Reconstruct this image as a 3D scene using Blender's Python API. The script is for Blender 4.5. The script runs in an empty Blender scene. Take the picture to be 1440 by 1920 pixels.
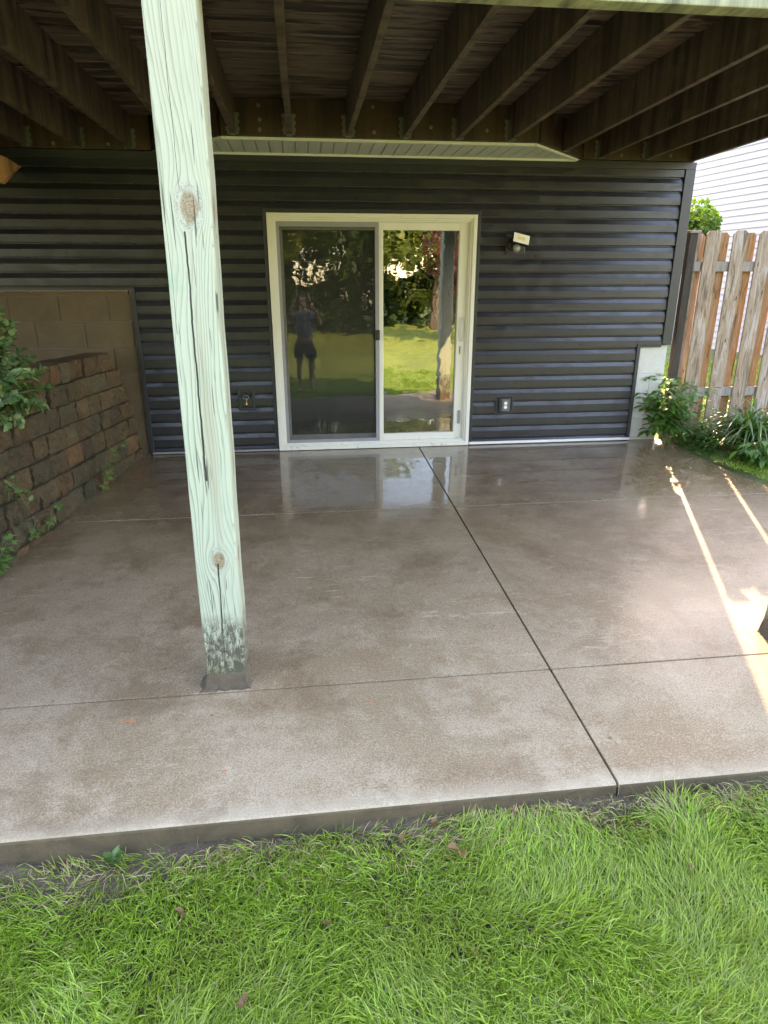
import bpy, bmesh, math, random
import numpy as np
from mathutils import Vector, Matrix
R = math.radians
random.seed(7); rng = np.random.default_rng(7)
sc = bpy.context.scene
COL = sc.collection

# ------------------------------------------------------------------ camera
cam_d = bpy.data.cameras.new('camera'); cam = bpy.data.objects.new('camera', cam_d); COL.objects.link(cam)
cr, cu, cf = Vector((0.99280585, -0.11971523, -0.00219152)), Vector((0.04166967, 0.32829455, 0.94365583)), Vector((0.11225051, 0.93695835, -0.33092124))
mw = Matrix((cr, cu, -cf)).transposed().to_4x4(); mw.translation = Vector((0.2762, -6.0378, 1.4626))
cam.matrix_world = mw
cam_d.sensor_fit = 'HORIZONTAL'; cam_d.sensor_width = 36; cam_d.lens = 36 * 1202.45 / 1440
cam_d.clip_start = 0.05; cam_d.clip_end = 600
sc.camera = cam
sc.render.resolution_x = 768; sc.render.resolution_y = 1024

# ------------------------------------------------------------------ light
SUN_EL, SUN_AZ = R(31.5), math.atan2(0.385, 0.923)
world = bpy.data.worlds.new('World'); sc.world = world; world.use_nodes = True
wn = world.node_tree; bg = wn.nodes['Background']
sky = wn.nodes.new('ShaderNodeTexSky'); sky.sky_type = 'NISHITA'; sky.sun_disc = False
sky.sun_elevation = SUN_EL; sky.sun_rotation = SUN_AZ; sky.air_density = 1.2; sky.dust_density = 0.8
wn.links.new(sky.outputs[0], bg.inputs[0]); bg.inputs[1].default_value = 0.13
sd = bpy.data.lights.new('sun', 'SUN'); sd.energy = 1.3; sd.angle = R(0.5); sd.color = (1, 0.80, 0.50)
sun = bpy.data.objects.new('sun', sd); COL.objects.link(sun)
to_sun = Vector((math.sin(SUN_AZ) * math.cos(SUN_EL), math.cos(SUN_AZ) * math.cos(SUN_EL), math.sin(SUN_EL)))
sun.rotation_euler = to_sun.to_track_quat('Z', 'Y').to_euler(); sun.location = (10, 20, 15)
sc.view_settings.view_transform = 'Standard'; sc.view_settings.look = 'None'
sc.view_settings.exposure = 3.85; sc.view_settings.gamma = 1.0
sc.view_settings.use_white_balance = True; sc.view_settings.white_balance_temperature = 7900; sc.view_settings.white_balance_tint = 24
sc.cycles.max_bounces = 8; sc.cycles.diffuse_bounces = 4; sc.cycles.glossy_bounces = 5; sc.cycles.transparent_max_bounces = 12
sc.cycles.use_denoising = True

# ------------------------------------------------------------------ node helpers
class NT:
    def __init__(s, name):
        s.m = bpy.data.materials.new(name); s.m.use_nodes = True; s.t = s.m.node_tree
        s.b = s.t.nodes['Principled BSDF']; s.o = s.t.nodes['Material Output']
    def n(s, typ, props=None, **ins):
        x = s.t.nodes.new('ShaderNode' + typ)
        for k, v in (props or {}).items(): setattr(x, k, v)
        for k, v in ins.items():
            k2 = int(k[1:]) if k[0] == '_' else k.replace('_', ' ')
            s.put(x.inputs[k2], v)
        return x
    def put(s, sock, v):
        if isinstance(v, bpy.types.NodeSocket): s.t.links.new(v, sock)
        elif isinstance(v, bpy.types.Node): s.t.links.new(v.outputs[0], sock)
        else:
            if isinstance(v, tuple) and len(v) == 3 and sock.type == 'RGBA': v = (*v, 1)
            sock.default_value = v
    def M(s, op, a, b=0.0, c=0.0):
        return s.n('Math', {'operation': op}, _0=a, _1=b, _2=c).outputs[0]
    def mix(s, f, a, b, blend='MIX'):
        x = s.n('Mix', {'data_type': 'RGBA', 'blend_type': blend}); s.put(x.inputs[0], f); s.put(x.inputs[6], a); s.put(x.inputs[7], b)
        return x.outputs[2]
    def ramp(s, f, stops, interp='LINEAR'):
        x = s.n('ValToRGB'); s.put(x.inputs[0], f); cr_ = x.color_ramp; cr_.interpolation = interp
        while len(cr_.elements) < len(stops): cr_.elements.new(0.5)
        for e, (p, c) in zip(cr_.elements, stops):
            e.position = p; e.color = (c, c, c, 1) if isinstance(c, (int, float)) else (*c, 1)
        return x.outputs[0]
    def co(s, kind='Object'): return s.n('TexCoord').outputs[kind]
    def mp(s, vec, scale=(1, 1, 1), rot=(0, 0, 0), loc=(0, 0, 0)):
        return s.n('Mapping', None, Vector=vec, Scale=scale, Rotation=rot, Location=loc).outputs[0]
    def noise(s, vec, scale, detail=4, rough=0.5, dist=0.0):
        return s.n('TexNoise', None, Vector=vec, Scale=scale, Detail=detail, Roughness=rough, Distortion=dist).outputs[0]
    def xyz(s, vec):
        return s.n('SeparateXYZ', None, Vector=vec).outputs
    def bump(s, h, strength=0.3, dist=0.01, normal=None):
        x = s.n('Bump', None, Height=h, Strength=strength, Distance=dist)
        if normal is not None: s.put(x.inputs['Normal'], normal)
        return x.outputs[0]
    def set(s, **k):
        for a, v in k.items(): s.put(s.b.inputs[a.replace('_', ' ')], v)
        return s.m
def rndisl(t): return t.n('NewGeometry').outputs['Random Per Island']

def plain(name, col, rough=0.5, metal=0.0, var=0.15, scale=30, bump=0.1, spec=0.5):
    t = NT(name); c = t.co()
    n1 = t.noise(c, scale, 4); n2 = t.noise(c, scale * 0.12, 3)
    f = t.M('MULTIPLY', n1, n2)
    k = t.mix(t.M('MULTIPLY', f, 1.6), tuple(x * (1 - var) for x in col), tuple(min(1, x * (1 + var)) for x in col))
    return t.set(Base_Color=k, Roughness=t.M('MULTIPLY_ADD', n1, 0.25, rough - 0.12), Metallic=metal, Specular_IOR_Level=spec,
                 Normal=t.bump(n1, bump, 0.003))

# ------------------------------------------------------------------ mesh helpers
class MB:
    def __init__(s): s.v = []; s.f = []
    def add(s, vs, fs):
        o = len(s.v); s.v += [tuple(v) for v in vs]; s.f += [tuple(i + o for i in f) for f in fs]; return s
    def box(s, a, b, shear=None, M=None):
        x0, y0, z0 = a; x1, y1, z1 = b
        vs = [Vector(p) for p in ((x0,y0,z0),(x1,y0,z0),(x1,y1,z0),(x0,y1,z0),(x0,y0,z1),(x1,y0,z1),(x1,y1,z1),(x0,y1,z1))]
        if M is not None: vs = [M @ v for v in vs]
        return s.add(vs, [(0,3,2,1),(4,5,6,7),(0,1,5,4),(1,2,6,5),(2,3,7,6),(3,0,4,7)])
    def prism(s, poly, d):   # poly list of 3-D points (planar), extruded by vector d
        n = len(poly); d = Vector(d); P = [Vector(p) for p in poly]
        vs = P + [p + d for p in P]
        return s.add(vs, [tuple(range(n))[::-1], tuple(range(n, 2 * n))] + [(i, (i + 1) % n, n + (i + 1) % n, n + i) for i in range(n)])
    def tube(s, pts, rad, seg=8, cap=True):
        pts = [Vector(p) for p in pts]; n = len(pts)
        rs = rad if isinstance(rad, (list, tuple)) else [rad] * n
        vs = []; up = Vector((0, 0, 1))
        for i, p in enumerate(pts):
            d = (pts[min(i + 1, n - 1)] - pts[max(i - 1, 0)]).normalized()
            a = d.cross(up)
            if a.length < 1e-3: a = d.cross(Vector((1, 0, 0)))
            a.normalize(); b = d.cross(a)
            for k in range(seg):
                t = 2 * math.pi * k / seg; vs.append(p + (a * math.cos(t) + b * math.sin(t)) * rs[i])
        fs = [(i*seg+k, i*seg+(k+1) % seg, (i+1)*seg+(k+1) % seg, (i+1)*seg+k) for i in range(n - 1) for k in range(seg)]
        if cap: fs += [tuple(range(seg))[::-1], tuple(range((n-1)*seg, n*seg))]
        return s.add(vs, fs)
    def build(s, name, mat=None, parent=None, bevel=0.0, smooth=False, segs=2):
        me = bpy.data.meshes.new(name); me.from_pydata(s.v, [], s.f); me.update()
        bm = bmesh.new(); bm.from_mesh(me); bmesh.ops.recalc_face_normals(bm, faces=bm.faces); bm.to_mesh(me); bm.free()
        o = bpy.data.objects.new(name, me); COL.objects.link(o)
        if mat: me.materials.append(mat)
        if parent: o.parent = parent
        if bevel:
            b = o.modifiers.new('bevel', 'BEVEL'); b.width = bevel; b.segments = segs; b.limit_method = 'ANGLE'
        if smooth or bevel: me.shade_smooth() if smooth else None
        return o
def fast(name, V, Q, mat, parent=None, smooth=True):
    V = np.asarray(V, np.float32); Q = np.asarray(Q, np.int32); me = bpy.data.meshes.new(name)
    me.vertices.add(len(V)); me.vertices.foreach_set('co', V.ravel())
    me.loops.add(Q.size); me.loops.foreach_set('vertex_index', Q.ravel())
    me.polygons.add(len(Q)); me.polygons.foreach_set('loop_start', np.arange(0, Q.size, Q.shape[1], dtype=np.int32))
    me.polygons.foreach_set('loop_total', np.full(len(Q), Q.shape[1], np.int32))
    me.update(calc_edges=True); me.validate()
    if smooth: me.shade_smooth()
    me.materials.append(mat); o = bpy.data.objects.new(name, me); COL.objects.link(o)
    if parent: o.parent = parent
    return o
def tag(o, label, cat, group=None):
    o['label'] = label; o['category'] = cat
    if group: o['group'] = group
    return o
def thing(name, label, cat, loc=(0, 0, 0), group=None):
    o = bpy.data.objects.new(name, None); COL.objects.link(o); o.location = loc; o.empty_display_size = 0.2
    tag(o, label, cat, group)
    return o
def rel(o, parent):   # parent keeping world place
    o.parent = parent; o.matrix_parent_inverse = Matrix.Translation(-Vector(parent.location)); return o
def struct(o, kind='structure'): o['kind'] = kind; return o

SL = 0.0547
def gz(x, y): return SL * y + 0.0064 * x * 0       # patio surface falls away from the house
# ------------------------------------------------------------------ materials
def m_concrete():
    t = NT('wet_concrete'); c = t.co(); x, y, z = t.xyz(c)
    big = t.noise(c, 1.1, 6, 0.62, 0.2); mid = t.noise(t.mp(c, (1, 1.8, 1)), 3.4, 8, 0.72, 0.25)
    broom = t.noise(t.mp(c, (3, 60, 1)), 3.0, 4, 0.6); fine = t.noise(c, 150, 3, 0.75); grit = t.noise(c, 75, 5, 0.8)
    stain = t.noise(t.mp(c, (1, 1, 1), loc=(4.1, 7.7, 0)), 1.6, 9, 0.74, 0.3)
    col = t.ramp(big, [(0.32, (0.28, 0.205, 0.135)), (0.5, (0.335, 0.26, 0.185)), (0.66, (0.385, 0.315, 0.235))])
    col = t.mix(t.M('MULTIPLY', t.ramp(mid, [(0.42, 0), (0.62, 1)]), 0.35), col, (0.42, 0.355, 0.27))
    col = t.mix(t.M('MULTIPLY', t.ramp(stain, [(0.48, 0), (0.57, 1)]), 0.65), col, (0.24, 0.165, 0.10))
    col = t.mix(t.M('MULTIPLY', t.ramp(t.noise(c, 5.0, 9, 0.8, 0.4), [(0.55, 0), (0.63, 1)]), 0.35), col, (0.50, 0.44, 0.34))
    # speckle of sand and grit
    col = t.mix(t.M('MULTIPLY', t.ramp(fine, [(0.42, 1), (0.52, 0)]), 0.33), col, (0.13, 0.09, 0.055))
    col = t.mix(t.M('MULTIPLY', t.ramp(fine, [(0.52, 0), (0.60, 1)]), 0.25), col, (0.56, 0.48, 0.37))
    col = t.mix(t.M('MULTIPLY', t.ramp(grit, [(0.36, 1), (0.46, 0)]), 0.30), col, (0.15, 0.10, 0.06))
    # dirt spots
    spots = t.n('TexVoronoi', None, Vector=c, Scale=5.0).outputs[0]
    col = t.mix(t.M('MULTIPLY', t.ramp(spots, [(0.03, 1), (0.05, 0)]), 0.5), col, (0.06, 0.035, 0.02))
    # front part has drained and dried a little: worn paler, back part stands wet
    wb = t.M('ADD', y, t.M('MULTIPLY', t.M('SUBTRACT', t.noise(c, 1.1, 4, 0.6, 0.6), 0.5), 1.9))
    wet = t.ramp(t.n('MapRange', None, Value=wb, _1=-4.2, _2=-0.8).outputs[0], [(0.0, 0.0), (0.35, 0.45), (0.85, 1.0)])
    col = t.mix(t.M('MULTIPLY', wet, 0.85), col, t.mix(1.0, col, (0.50, 0.43, 0.36), 'MULTIPLY'))
    edge = t.ramp(t.n('MapRange', None, Value=t.M('ADD', y, t.M('MULTIPLY', mid, 0.03)), _1=-4.33, _2=-4.19).outputs[0], [(0.0, 1), (0.55, 0.85), (1, 0)])
    col = t.mix(t.M('MULTIPLY', edge, 0.35), col, (0.50, 0.46, 0.38))
    scuff = t.M('MULTIPLY', t.ramp(t.noise(t.mp(c, (1.5, 7, 1), rot=(0, 0, 0.5)), 3.0, 7, 0.8, 0.2), [(0.57, 0), (0.66, 1)]), t.ramp(t.noise(c, 0.8, 3), [(0.45, 0), (0.6, 1)]))
    col = t.mix(t.M('MULTIPLY', scuff, 0.55), col, (0.50, 0.44, 0.34))
    dk = t.ramp(t.noise(t.mp(c, (1, 1, 1), loc=(1, 9, 0)), 1.9, 8, 0.75, 0.2), [(0.52, 0), (0.62, 1)])
    col = t.mix(t.M('MULTIPLY', dk, 0.45), col, t.mix(1.0, col, (0.55, 0.48, 0.42), 'MULTIPLY'))
    pool = t.ramp(t.n('MapRange', None, Value=t.M('ADD', y, t.M('MULTIPLY', t.M('SUBTRACT', mid, 0.5), 1.6)), _1=-2.3, _2=-1.25).outputs[0], [(0, 0), (1, 1)])
    rough = t.M('MULTIPLY_ADD', pool, -0.42, 0.62)
    rough = t.M('ADD', rough, t.M('MULTIPLY', t.M('SUBTRACT', grit, 0.5), 0.25))
    rough = t.M('MULTIPLY_ADD', wet, -0.06, rough)
    film = t.ramp(mid, [(0.36, 1), (0.64, 0.5)])
    coatw = t.M('MAXIMUM', t.M('MULTIPLY', t.M('MULTIPLY_ADD', wet, 0.55, 0.02), film), t.M('MULTIPLY', pool, t.ramp(mid, [(0.3, 1), (0.62, 0.8)])))
    coatr = t.M('MULTIPLY_ADD', pool, -0.20, 0.225)
    hb = t.M('ADD', t.M('MULTIPLY', fine, 0.5), t.M('ADD', t.M('MULTIPLY', grit, 0.6), t.M('MULTIPLY', broom, 0.8)))
    nb = t.bump(hb, 0.8, 0.003)
    nc = t.bump(t.M('ADD', broom, t.M('MULTIPLY', grit, 0.7)), t.M('MULTIPLY_ADD', pool, -0.205, 0.22), 0.0012)
    col = t.mix(1.0, col, (1.03, 0.985, 0.87), 'MULTIPLY')
    return t.set(Base_Color=col, Roughness=rough, Specular_IOR_Level=0.3, Normal=nb, Coat_Weight=coatw, Coat_Roughness=coatr, Coat_Normal=nc, Coat_IOR=1.6)
def m_oldconcrete(name, col, moss=(0.06, 0.065, 0.03), f=0.5):
    t = NT(name); c = t.co(); a = t.noise(c, 5, 7, 0.7, 0.6); b = t.noise(c, 70, 4, 0.7)
    k = t.mix(t.M('MULTIPLY', t.ramp(a, [(0.4, 0), (0.62, 1)]), f), col, moss)
    k = t.mix(t.M('MULTIPLY', b, 0.5), k, tuple(q * 0.5 for q in col))
    return t.set(Base_Color=k, Roughness=0.8, Normal=t.bump(t.M('ADD', a, b), 0.6, 0.006))
def m_siding():
    t = NT('slate_vinyl_siding'); c = t.co(); x, y, z = t.xyz(c)
    n = t.noise(t.mp(c, (14, 1, 60)), 1, 4, 0.6); blot = t.noise(t.mp(c, (1, 1, 2.2)), 3.2, 5, 0.6, 0.8)
    streak = t.noise(t.mp(c, (9, 1, 0.8)), 1.3, 4, 0.6)
    col = t.mix(t.ramp(blot, [(0.42, 0), (0.6, 1)]), (0.014, 0.0145, 0.021), (0.020, 0.0205, 0.030))
    col = t.mix(t.M('MULTIPLY', t.ramp(streak, [(0.57, 0), (0.7, 1)]), 0.22), col, (0.045, 0.045, 0.048))
    damp = t.ramp(t.noise(t.mp(c, (1.3, 1, 2.4)), 2.6, 7, 0.68, 0.5), [(0.50, 0), (0.545, 1)])
    col = t.mix(t.M('MULTIPLY', damp, 0.5), col, (0.008, 0.008, 0.009))
    ro = t.M('MULTIPLY_ADD', damp, 0.16, 0.24)
    return t.set(Base_Color=col, Roughness=t.M('MULTIPLY_ADD', n, 0.10, ro), Specular_IOR_Level=0.62,
                 Normal=t.bump(t.M('ADD', t.M('MULTIPLY', n, 0.4), t.noise(t.mp(c, (1, 1, 1.5)), 2.2, 1)), 0.07, 0.006))
def m_post():
    t = NT('treated_pine'); c = t.co(); x, y, z = t.xyz(c)
    # stream function of grain flowing round the knots (local coordinates, metres)
    u = t.M('SUBTRACT', x, t.M('ADD', y, 0.083)); c = t.n('CombineXYZ', None, X=u, Y=0.0, Z=z).outputs[0]
    psi = u
    knots = [(0.030, 1.915, 0.046), (0.018, 0.612, 0.036), (0.10, 2.75, 0.03)]
    rings = 0.0; core = 0.0
    for kx, kz, a in knots:
        dx = t.M('SUBTRACT', u, kx); dz = t.M('MULTIPLY', t.M('SUBTRACT', z, kz), 0.62)
        r2 = t.M('ADD', t.M('MULTIPLY', dx, dx), t.M('MULTIPLY', dz, dz))
        psi = t.M('SUBTRACT', psi, t.M('DIVIDE', t.M('MULTIPLY', dx, a * a * 1.0), t.M('MAXIMUM', r2, a * a * 0.7)))
        rr = t.M('SQRT', r2)
        core = t.M('MAXIMUM', core, t.ramp(rr, [(a * 0.55, 1), (a * 0.75, 0)]))
        rings = t.M('MAXIMUM', rings, t.ramp(rr, [(a * 0.74, 0), (a * 0.82, 1), (a * 0.95, 1), (a * 1.12, 0)]))
    lowf = t.noise(t.mp(c, (5, 5, 0.75)), 1.0, 2, 0.4)
    medf = t.noise(t.mp(c, (22, 22, 2.0)), 1.0, 3, 0.5)
    ph = t.M('ADD', t.M('MULTIPLY', psi, 62), t.M('ADD', t.M('MULTIPLY', lowf, 17), t.M('MULTIPLY', medf, 1.5)))
    fr = t.M('FRACT', ph)
    late = t.M('MULTIPLY', t.ramp(fr, [(0.0, 0.0), (0.5, 0.04), (0.8, 0.5), (0.91, 1.0), (0.96, 0.3), (1.0, 0.0)]), t.ramp(t.noise(t.mp(c, (9, 9, 1.2), loc=(5, 5, 1)), 1.0, 2), [(0.3, 0.35), (0.65, 1.0)]))
    fib = t.noise(t.mp(c, (260, 260, 5)), 1.0, 3, 0.6)
    base = t.mix(t.noise(t.mp(c, (3, 3, 1.4)), 1.0, 3), (0.56, 0.62, 0.51), (0.64, 0.66, 0.56))
    base = t.mix(t.ramp(z, [(0.0, 0), (1, 0)]), base, base)
    yel = t.n('MapRange', None, Value=z, _1=1.2, _2=2.3).outputs[0]
    base = t.mix(t.M('MULTIPLY', yel, 0.7), base, (0.58, 0.55, 0.43))
    tan = t.ramp(t.M('ADD', t.M('ABSOLUTE', t.M('SUBTRACT', u, t.M('ADD', 0.0, t.M('MULTIPLY', lowf, 0.05)))), t.M('MULTIPLY', t.M('ABSOLUTE', t.M('SUBTRACT', z, 1.15)), 0.045)), [(0.012, 1), (0.036, 0)])
    base = t.mix(t.M('MULTIPLY', tan, 0.55), base, (0.48, 0.40, 0.30))
    blue = t.ramp(t.noise(t.mp(c, (12, 12, 5), loc=(3, 1, 0)), 1.0, 4, 0.7), [(0.60, 0), (0.74, 1)])
    base = t.mix(t.M('MULTIPLY', blue, 0.5), base, (0.30, 0.52, 0.40))
    col = t.mix(t.M('MULTIPLY', late, 0.95), base, (0.24, 0.25, 0.17))
    col = t.mix(t.M('MULTIPLY', t.ramp(fib, [(0.35, 1), (0.5, 0)]), 0.25), col, (0.34, 0.36, 0.27))
    kn = t.noise(c, 90, 5, 0.7, 1.5)
    col = t.mix(t.M('MULTIPLY', rings, 0.6), col, t.mix(t.ramp(kn, [(0.42, 0), (0.58, 1)]), (0.30, 0.25, 0.24), (0.66, 0.62, 0.60)))
    col = t.mix(t.M('MULTIPLY', core, 0.85), col, t.mix(t.ramp(kn, [(0.40, 0), (0.6, 1)]), (0.16, 0.09, 0.05), (0.50, 0.34, 0.22)))
    # drying checks: long narrow cracks
    def crack(x0, z0, z1, w, k):
        xc = t.M('MULTIPLY_ADD', z, k, x0); wob = t.M('MULTIPLY', t.M('SUBTRACT', t.noise(t.mp(c, (0, 0, 1)), 5.0, 5, 0.6), 0.5), 0.018)
        d = t.M('ABSOLUTE', t.M('SUBTRACT', t.M('SUBTRACT', u, xc), wob))
        zz = t.M('MULTIPLY', t.M('GREATER_THAN', z, z0), t.M('LESS_THAN', z, z1))
        ww = t.M('MULTIPLY', t.noise(t.mp(c, (0, 0, 1)), 3.1, 2), w * 2)
        return t.M('MULTIPLY', t.M('LESS_THAN', d, ww), zz)
    ck = t.M('MAXIMUM', crack(0.0, 0.085, 0.60, 0.0034, 0.02), crack(-0.012, 0.95, 1.84, 0.0032, 0.0105))
    ck = t.M('MAXIMUM', ck, crack(0.01, 1.97, 3.0, 0.0009, -0.004)); ck = t.M('MAXIMUM', ck, crack(-0.052, 1.5, 2.05, 0.0007, 0.0))
    small = t.M('MULTIPLY', t.ramp(t.noise(t.mp(c, (120, 120, 3.5), loc=(9, 0, 2)), 1.0, 1), [(0.66, 0), (0.69, 1)]), 0.8)
    ck = t.M('MAXIMUM', ck, small)
    col = t.mix(ck, col, (0.035, 0.03, 0.022))
    # grime at the foot
    g = t.noise(t.mp(c, (70, 70, 30)), 1.0, 7, 0.78, 0.8); g2 = t.noise(t.mp(c, (16, 16, 3)), 1.0, 4); g3 = t.noise(t.mp(c, (25, 25, 12), loc=(2, 2, 2)), 1.0, 4, 0.6)
    zf = t.n('MapRange', None, Value=t.M('ADD', z, t.M('MULTIPLY', t.M('SUBTRACT', g2, 0.5), -0.16)), _1=0.38, _2=0.15).outputs[0]
    gm = t.M('MULTIPLY', t.ramp(t.M('ADD', t.M('MULTIPLY', g, 0.6), t.M('MULTIPLY', g3, 0.4)), [(0.43, 0), (0.52, 1)]), t.ramp(zf, [(0.03, 0), (0.4, 1)]))
    col = t.mix(t.M('MULTIPLY', zf, 0.65), col, (0.40, 0.37, 0.25))
    col = t.mix(t.M('MULTIPLY', gm, 0.85), col, (0.045, 0.040, 0.030))
    col = t.mix(t.M('MULTIPLY', t.ramp(z, [(0.085, 1), (0.13, 0)]), 0.45), col, (0.12, 0.12, 0.06))
    col = t.mix(1.0, col, (0.68, 0.72, 0.68), 'MULTIPLY')
    hb = t.M('ADD', t.M('MULTIPLY', late, 0.5), t.M('ADD', t.M('MULTIPLY', ck, -2.5), t.M('MULTIPLY', fib, 0.35)))
    return t.set(Base_Color=col, Roughness=0.62, Normal=t.bump(hb, 0.45, 0.002))
def m_joist(name, a, b, axis='y', wet=0.45):
    t = NT(name); c = t.co()
    sc1 = (60, 1.2, 60) if axis == 'y' else (1.2, 60, 60)
    sc2 = (2, 11, 0.8) if axis == 'y' else (11, 2, 0.8)
    g = t.noise(t.mp(c, sc1), 1.0, 4, 0.6); s = t.noise(t.mp(c, sc2), 1.0, 5, 0.65); bl = t.noise(c, 4, 5, 0.7)
    col = t.mix(g, a, b); col = t.mix(t.M('MULTIPLY', t.ramp(s, [(0.38, 1), (0.58, 0)]), 0.85), col, tuple(q * 0.28 for q in a))
    col = t.mix(t.M('MULTIPLY', t.ramp(bl, [(0.56, 0), (0.7, 1)]), 0.35), col, tuple(min(1, q * 1.7) for q in b))
    return t.set(Base_Color=col, Roughness=t.M('MULTIPLY_ADD', bl, 0.3, wet), Normal=t.bump(t.M('ADD', g, s), 0.3, 0.002))
def m_decking():
    t = NT('decking_underside'); c = t.co()
    w = t.noise(t.mp(c, (1.8, 17, 1)), 1.0, 5, 0.6, 1.2); g = t.noise(t.mp(c, (3, 120, 1)), 1.0, 3)
    col = t.mix(g, (0.125, 0.078, 0.060), (0.22, 0.145, 0.115))
    col = t.mix(t.ramp(w, [(0.43, 1), (0.50, 0)]), col, (0.022, 0.013, 0.01))
    col = t.mix(t.M('MULTIPLY', t.ramp(w, [(0.58, 0), (0.7, 1)]), 0.5), col, (0.30, 0.25, 0.21))
    return t.set(Base_Color=col, Roughness=0.45, Normal=t.bump(w, 0.3, 0.004))
def m_block():
    t = NT('retaining_block'); c = t.co(); r = rndisl(t)
    a = t.noise(c, 6, 6, 0.7, 0.5); b = t.noise(c, 45, 5, 0.75); z = t.xyz(c)[2]
    base = t.ramp(r, [(0.0, (0.12, 0.066, 0.027)), (0.3, (0.165, 0.10, 0.045)), (0.5, (0.085, 0.06, 0.03)), (0.7, (0.15, 0.12, 0.065)), (0.85, (0.24, 0.115, 0.045)), (1.0, (0.055, 0.040, 0.024))])
    base = t.mix(t.M('MULTIPLY', b, 0.6), base, t.mix(0.5, base, (0.05, 0.035, 0.022)))
    mossf = t.M('MULTIPLY', t.ramp(a, [(0.38, 0), (0.6, 1)]), t.ramp(t.n('MapRange', None, Value=z, _1=-0.3, _2=1.0).outputs[0], [(0, 0.95), (0.6, 0.6), (0.9, 0.15)]))
    base = t.mix(mossf, base, (0.04, 0.043, 0.02))
    base = t.mix(t.M('MULTIPLY', t.ramp(t.noise(c, 11, 5, 0.7), [(0.62, 0), (0.72, 1)]), 0.5), base, (0.30, 0.27, 0.20))
    return t.set(Base_Color=base, Roughness=0.82, Normal=t.bump(t.M('ADD', t.M('MULTIPLY', a, 1.5), b), 1.0, 0.03))
def m_fence(name, a, b, pale=0.5):
    t = NT(name); c = t.co(); r = rndisl(t)
    off = t.n('CombineXYZ', None, X=t.M('MULTIPLY', r, 13), Y=r, Z=t.M('MULTIPLY', r, 7)).outputs[0]
    cc = t.n('VectorMath', None, _0=c, _1=off).outputs[0]
    g = t.noise(t.mp(cc, (45, 45, 2.2)), 1.0, 5, 0.65, 0.6); p = t.noise(t.mp(cc, (26, 26, 3.0)), 1.0, 5, 0.7, 1.0); bl = t.noise(cc, 3, 4)
    col = t.mix(g, a, b); col = t.mix(t.M('MULTIPLY', t.ramp(p, [(0.52, 0), (0.6, 1)]), pale), col, (0.46, 0.41, 0.38))
    col = t.mix(t.M('MULTIPLY', t.ramp(p, [(0.38, 1), (0.45, 0)]), 0.75), col, tuple(q * 0.3 for q in a))
    kn = t.n('TexVoronoi', None, Vector=t.mp(cc, (9, 9, 3.0)), Scale=1.0).outputs[0]
    col = t.mix(t.ramp(kn, [(0.05, 0.9), (0.09, 0)]), col, (0.05, 0.03, 0.02))
    col = t.mix(t.M('MULTIPLY', bl, 0.4), col, tuple(q * 0.6 for q in a))
    return t.set(Base_Color=col, Roughness=0.8, Normal=t.bump(t.M('ADD', g, p), 0.5, 0.003))
def m_leaf(name, cols, rough=0.4, trans=0.35):
    t = NT(name); r = rndisl(t); n = t.noise(t.co(), 30, 3)
    col = t.ramp(r, [(i / max(1, len(cols) - 1), k) for i, k in enumerate(cols)])
    col = t.mix(t.M('MULTIPLY', n, 0.35), col, tuple(q * 0.5 for q in cols[0]))
    t.set(Base_Color=col, Roughness=rough, Specular_IOR_Level=0.45)
    tr = t.n('BsdfTranslucent', None, Color=t.mix(1.0, col, (1.5, 1.7, 0.6), 'MULTIPLY'))
    mx = t.n('MixShader', None, _0=trans, _1=t.b.outputs[0], _2=tr.outputs[0]); t.t.links.new(mx.outputs[0], t.o.inputs[0])
    return t.m
def m_ground(name, cols, scale=3.0, bump=0.6):
    t = NT(name); c = t.co(); a = t.noise(c, scale, 6, 0.65); b = t.noise(c, scale * 14, 5, 0.75)
    col = t.ramp(t.M('ADD', t.M('MULTIPLY', a, 0.55), t.M('MULTIPLY', b, 0.45)), [(0.3 + 0.4 * i / (len(cols) - 1), k) for i, k in enumerate(cols)])
    return t.set(Base_Color=col, Roughness=0.9, Normal=t.bump(b, bump, 0.02))

MC = m_concrete(); MSLABSIDE = m_oldconcrete('mossy_concrete', (0.135, 0.10, 0.06), (0.055, 0.045, 0.025), 0.75); MSID = m_siding(); MPOST = m_post()
MTRIM = plain('slate_trim', (0.028, 0.029, 0.036), 0.38, var=0.1)
MWHITE = plain('white_vinyl', (0.72, 0.71, 0.68), 0.35, var=0.10, scale=12, bump=0.04)
def m_white():
    t = NT('door_vinyl'); c = t.co(); x, y, z = t.xyz(c); a = t.noise(c, 14, 6, 0.75, 0.6); st = t.noise(t.mp(c, (30, 30, 3)), 1.0, 4, 0.7)
    col = t.mix(t.noise(c, 3, 3), (0.66, 0.64, 0.56), (0.73, 0.71, 0.62))
    low = t.n('MapRange', None, Value=z, _1=0.30, _2=0.0, _3=0.0, _4=0.11).outputs[0]
    col = t.mix(t.M('MULTIPLY', t.ramp(t.M('ADD', a, low), [(0.67, 0), (0.78, 1)]), 0.6), col, (0.16, 0.13, 0.09))
    col = t.mix(t.M('MULTIPLY', t.ramp(st, [(0.58, 0), (0.75, 1)]), 0.25), col, (0.36, 0.33, 0.26))
    return t.set(Base_Color=col, Roughness=0.38, Normal=t.bump(a, 0.05, 0.003))
MDOOR = m_white()
MSOFF = plain('soffit_vinyl', (0.62, 0.61, 0.55), 0.5, var=0.12)
MGREYFR = plain('screen_frame_grey', (0.26, 0.26, 0.27), 0.45, var=0.1)
MBLACK = plain('black_plastic', (0.012, 0.012, 0.013), 0.3)
MGALV = plain('galvanised_steel', (0.20, 0.19, 0.17), 0.5, metal=0.6, var=0.35, scale=40)
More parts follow.
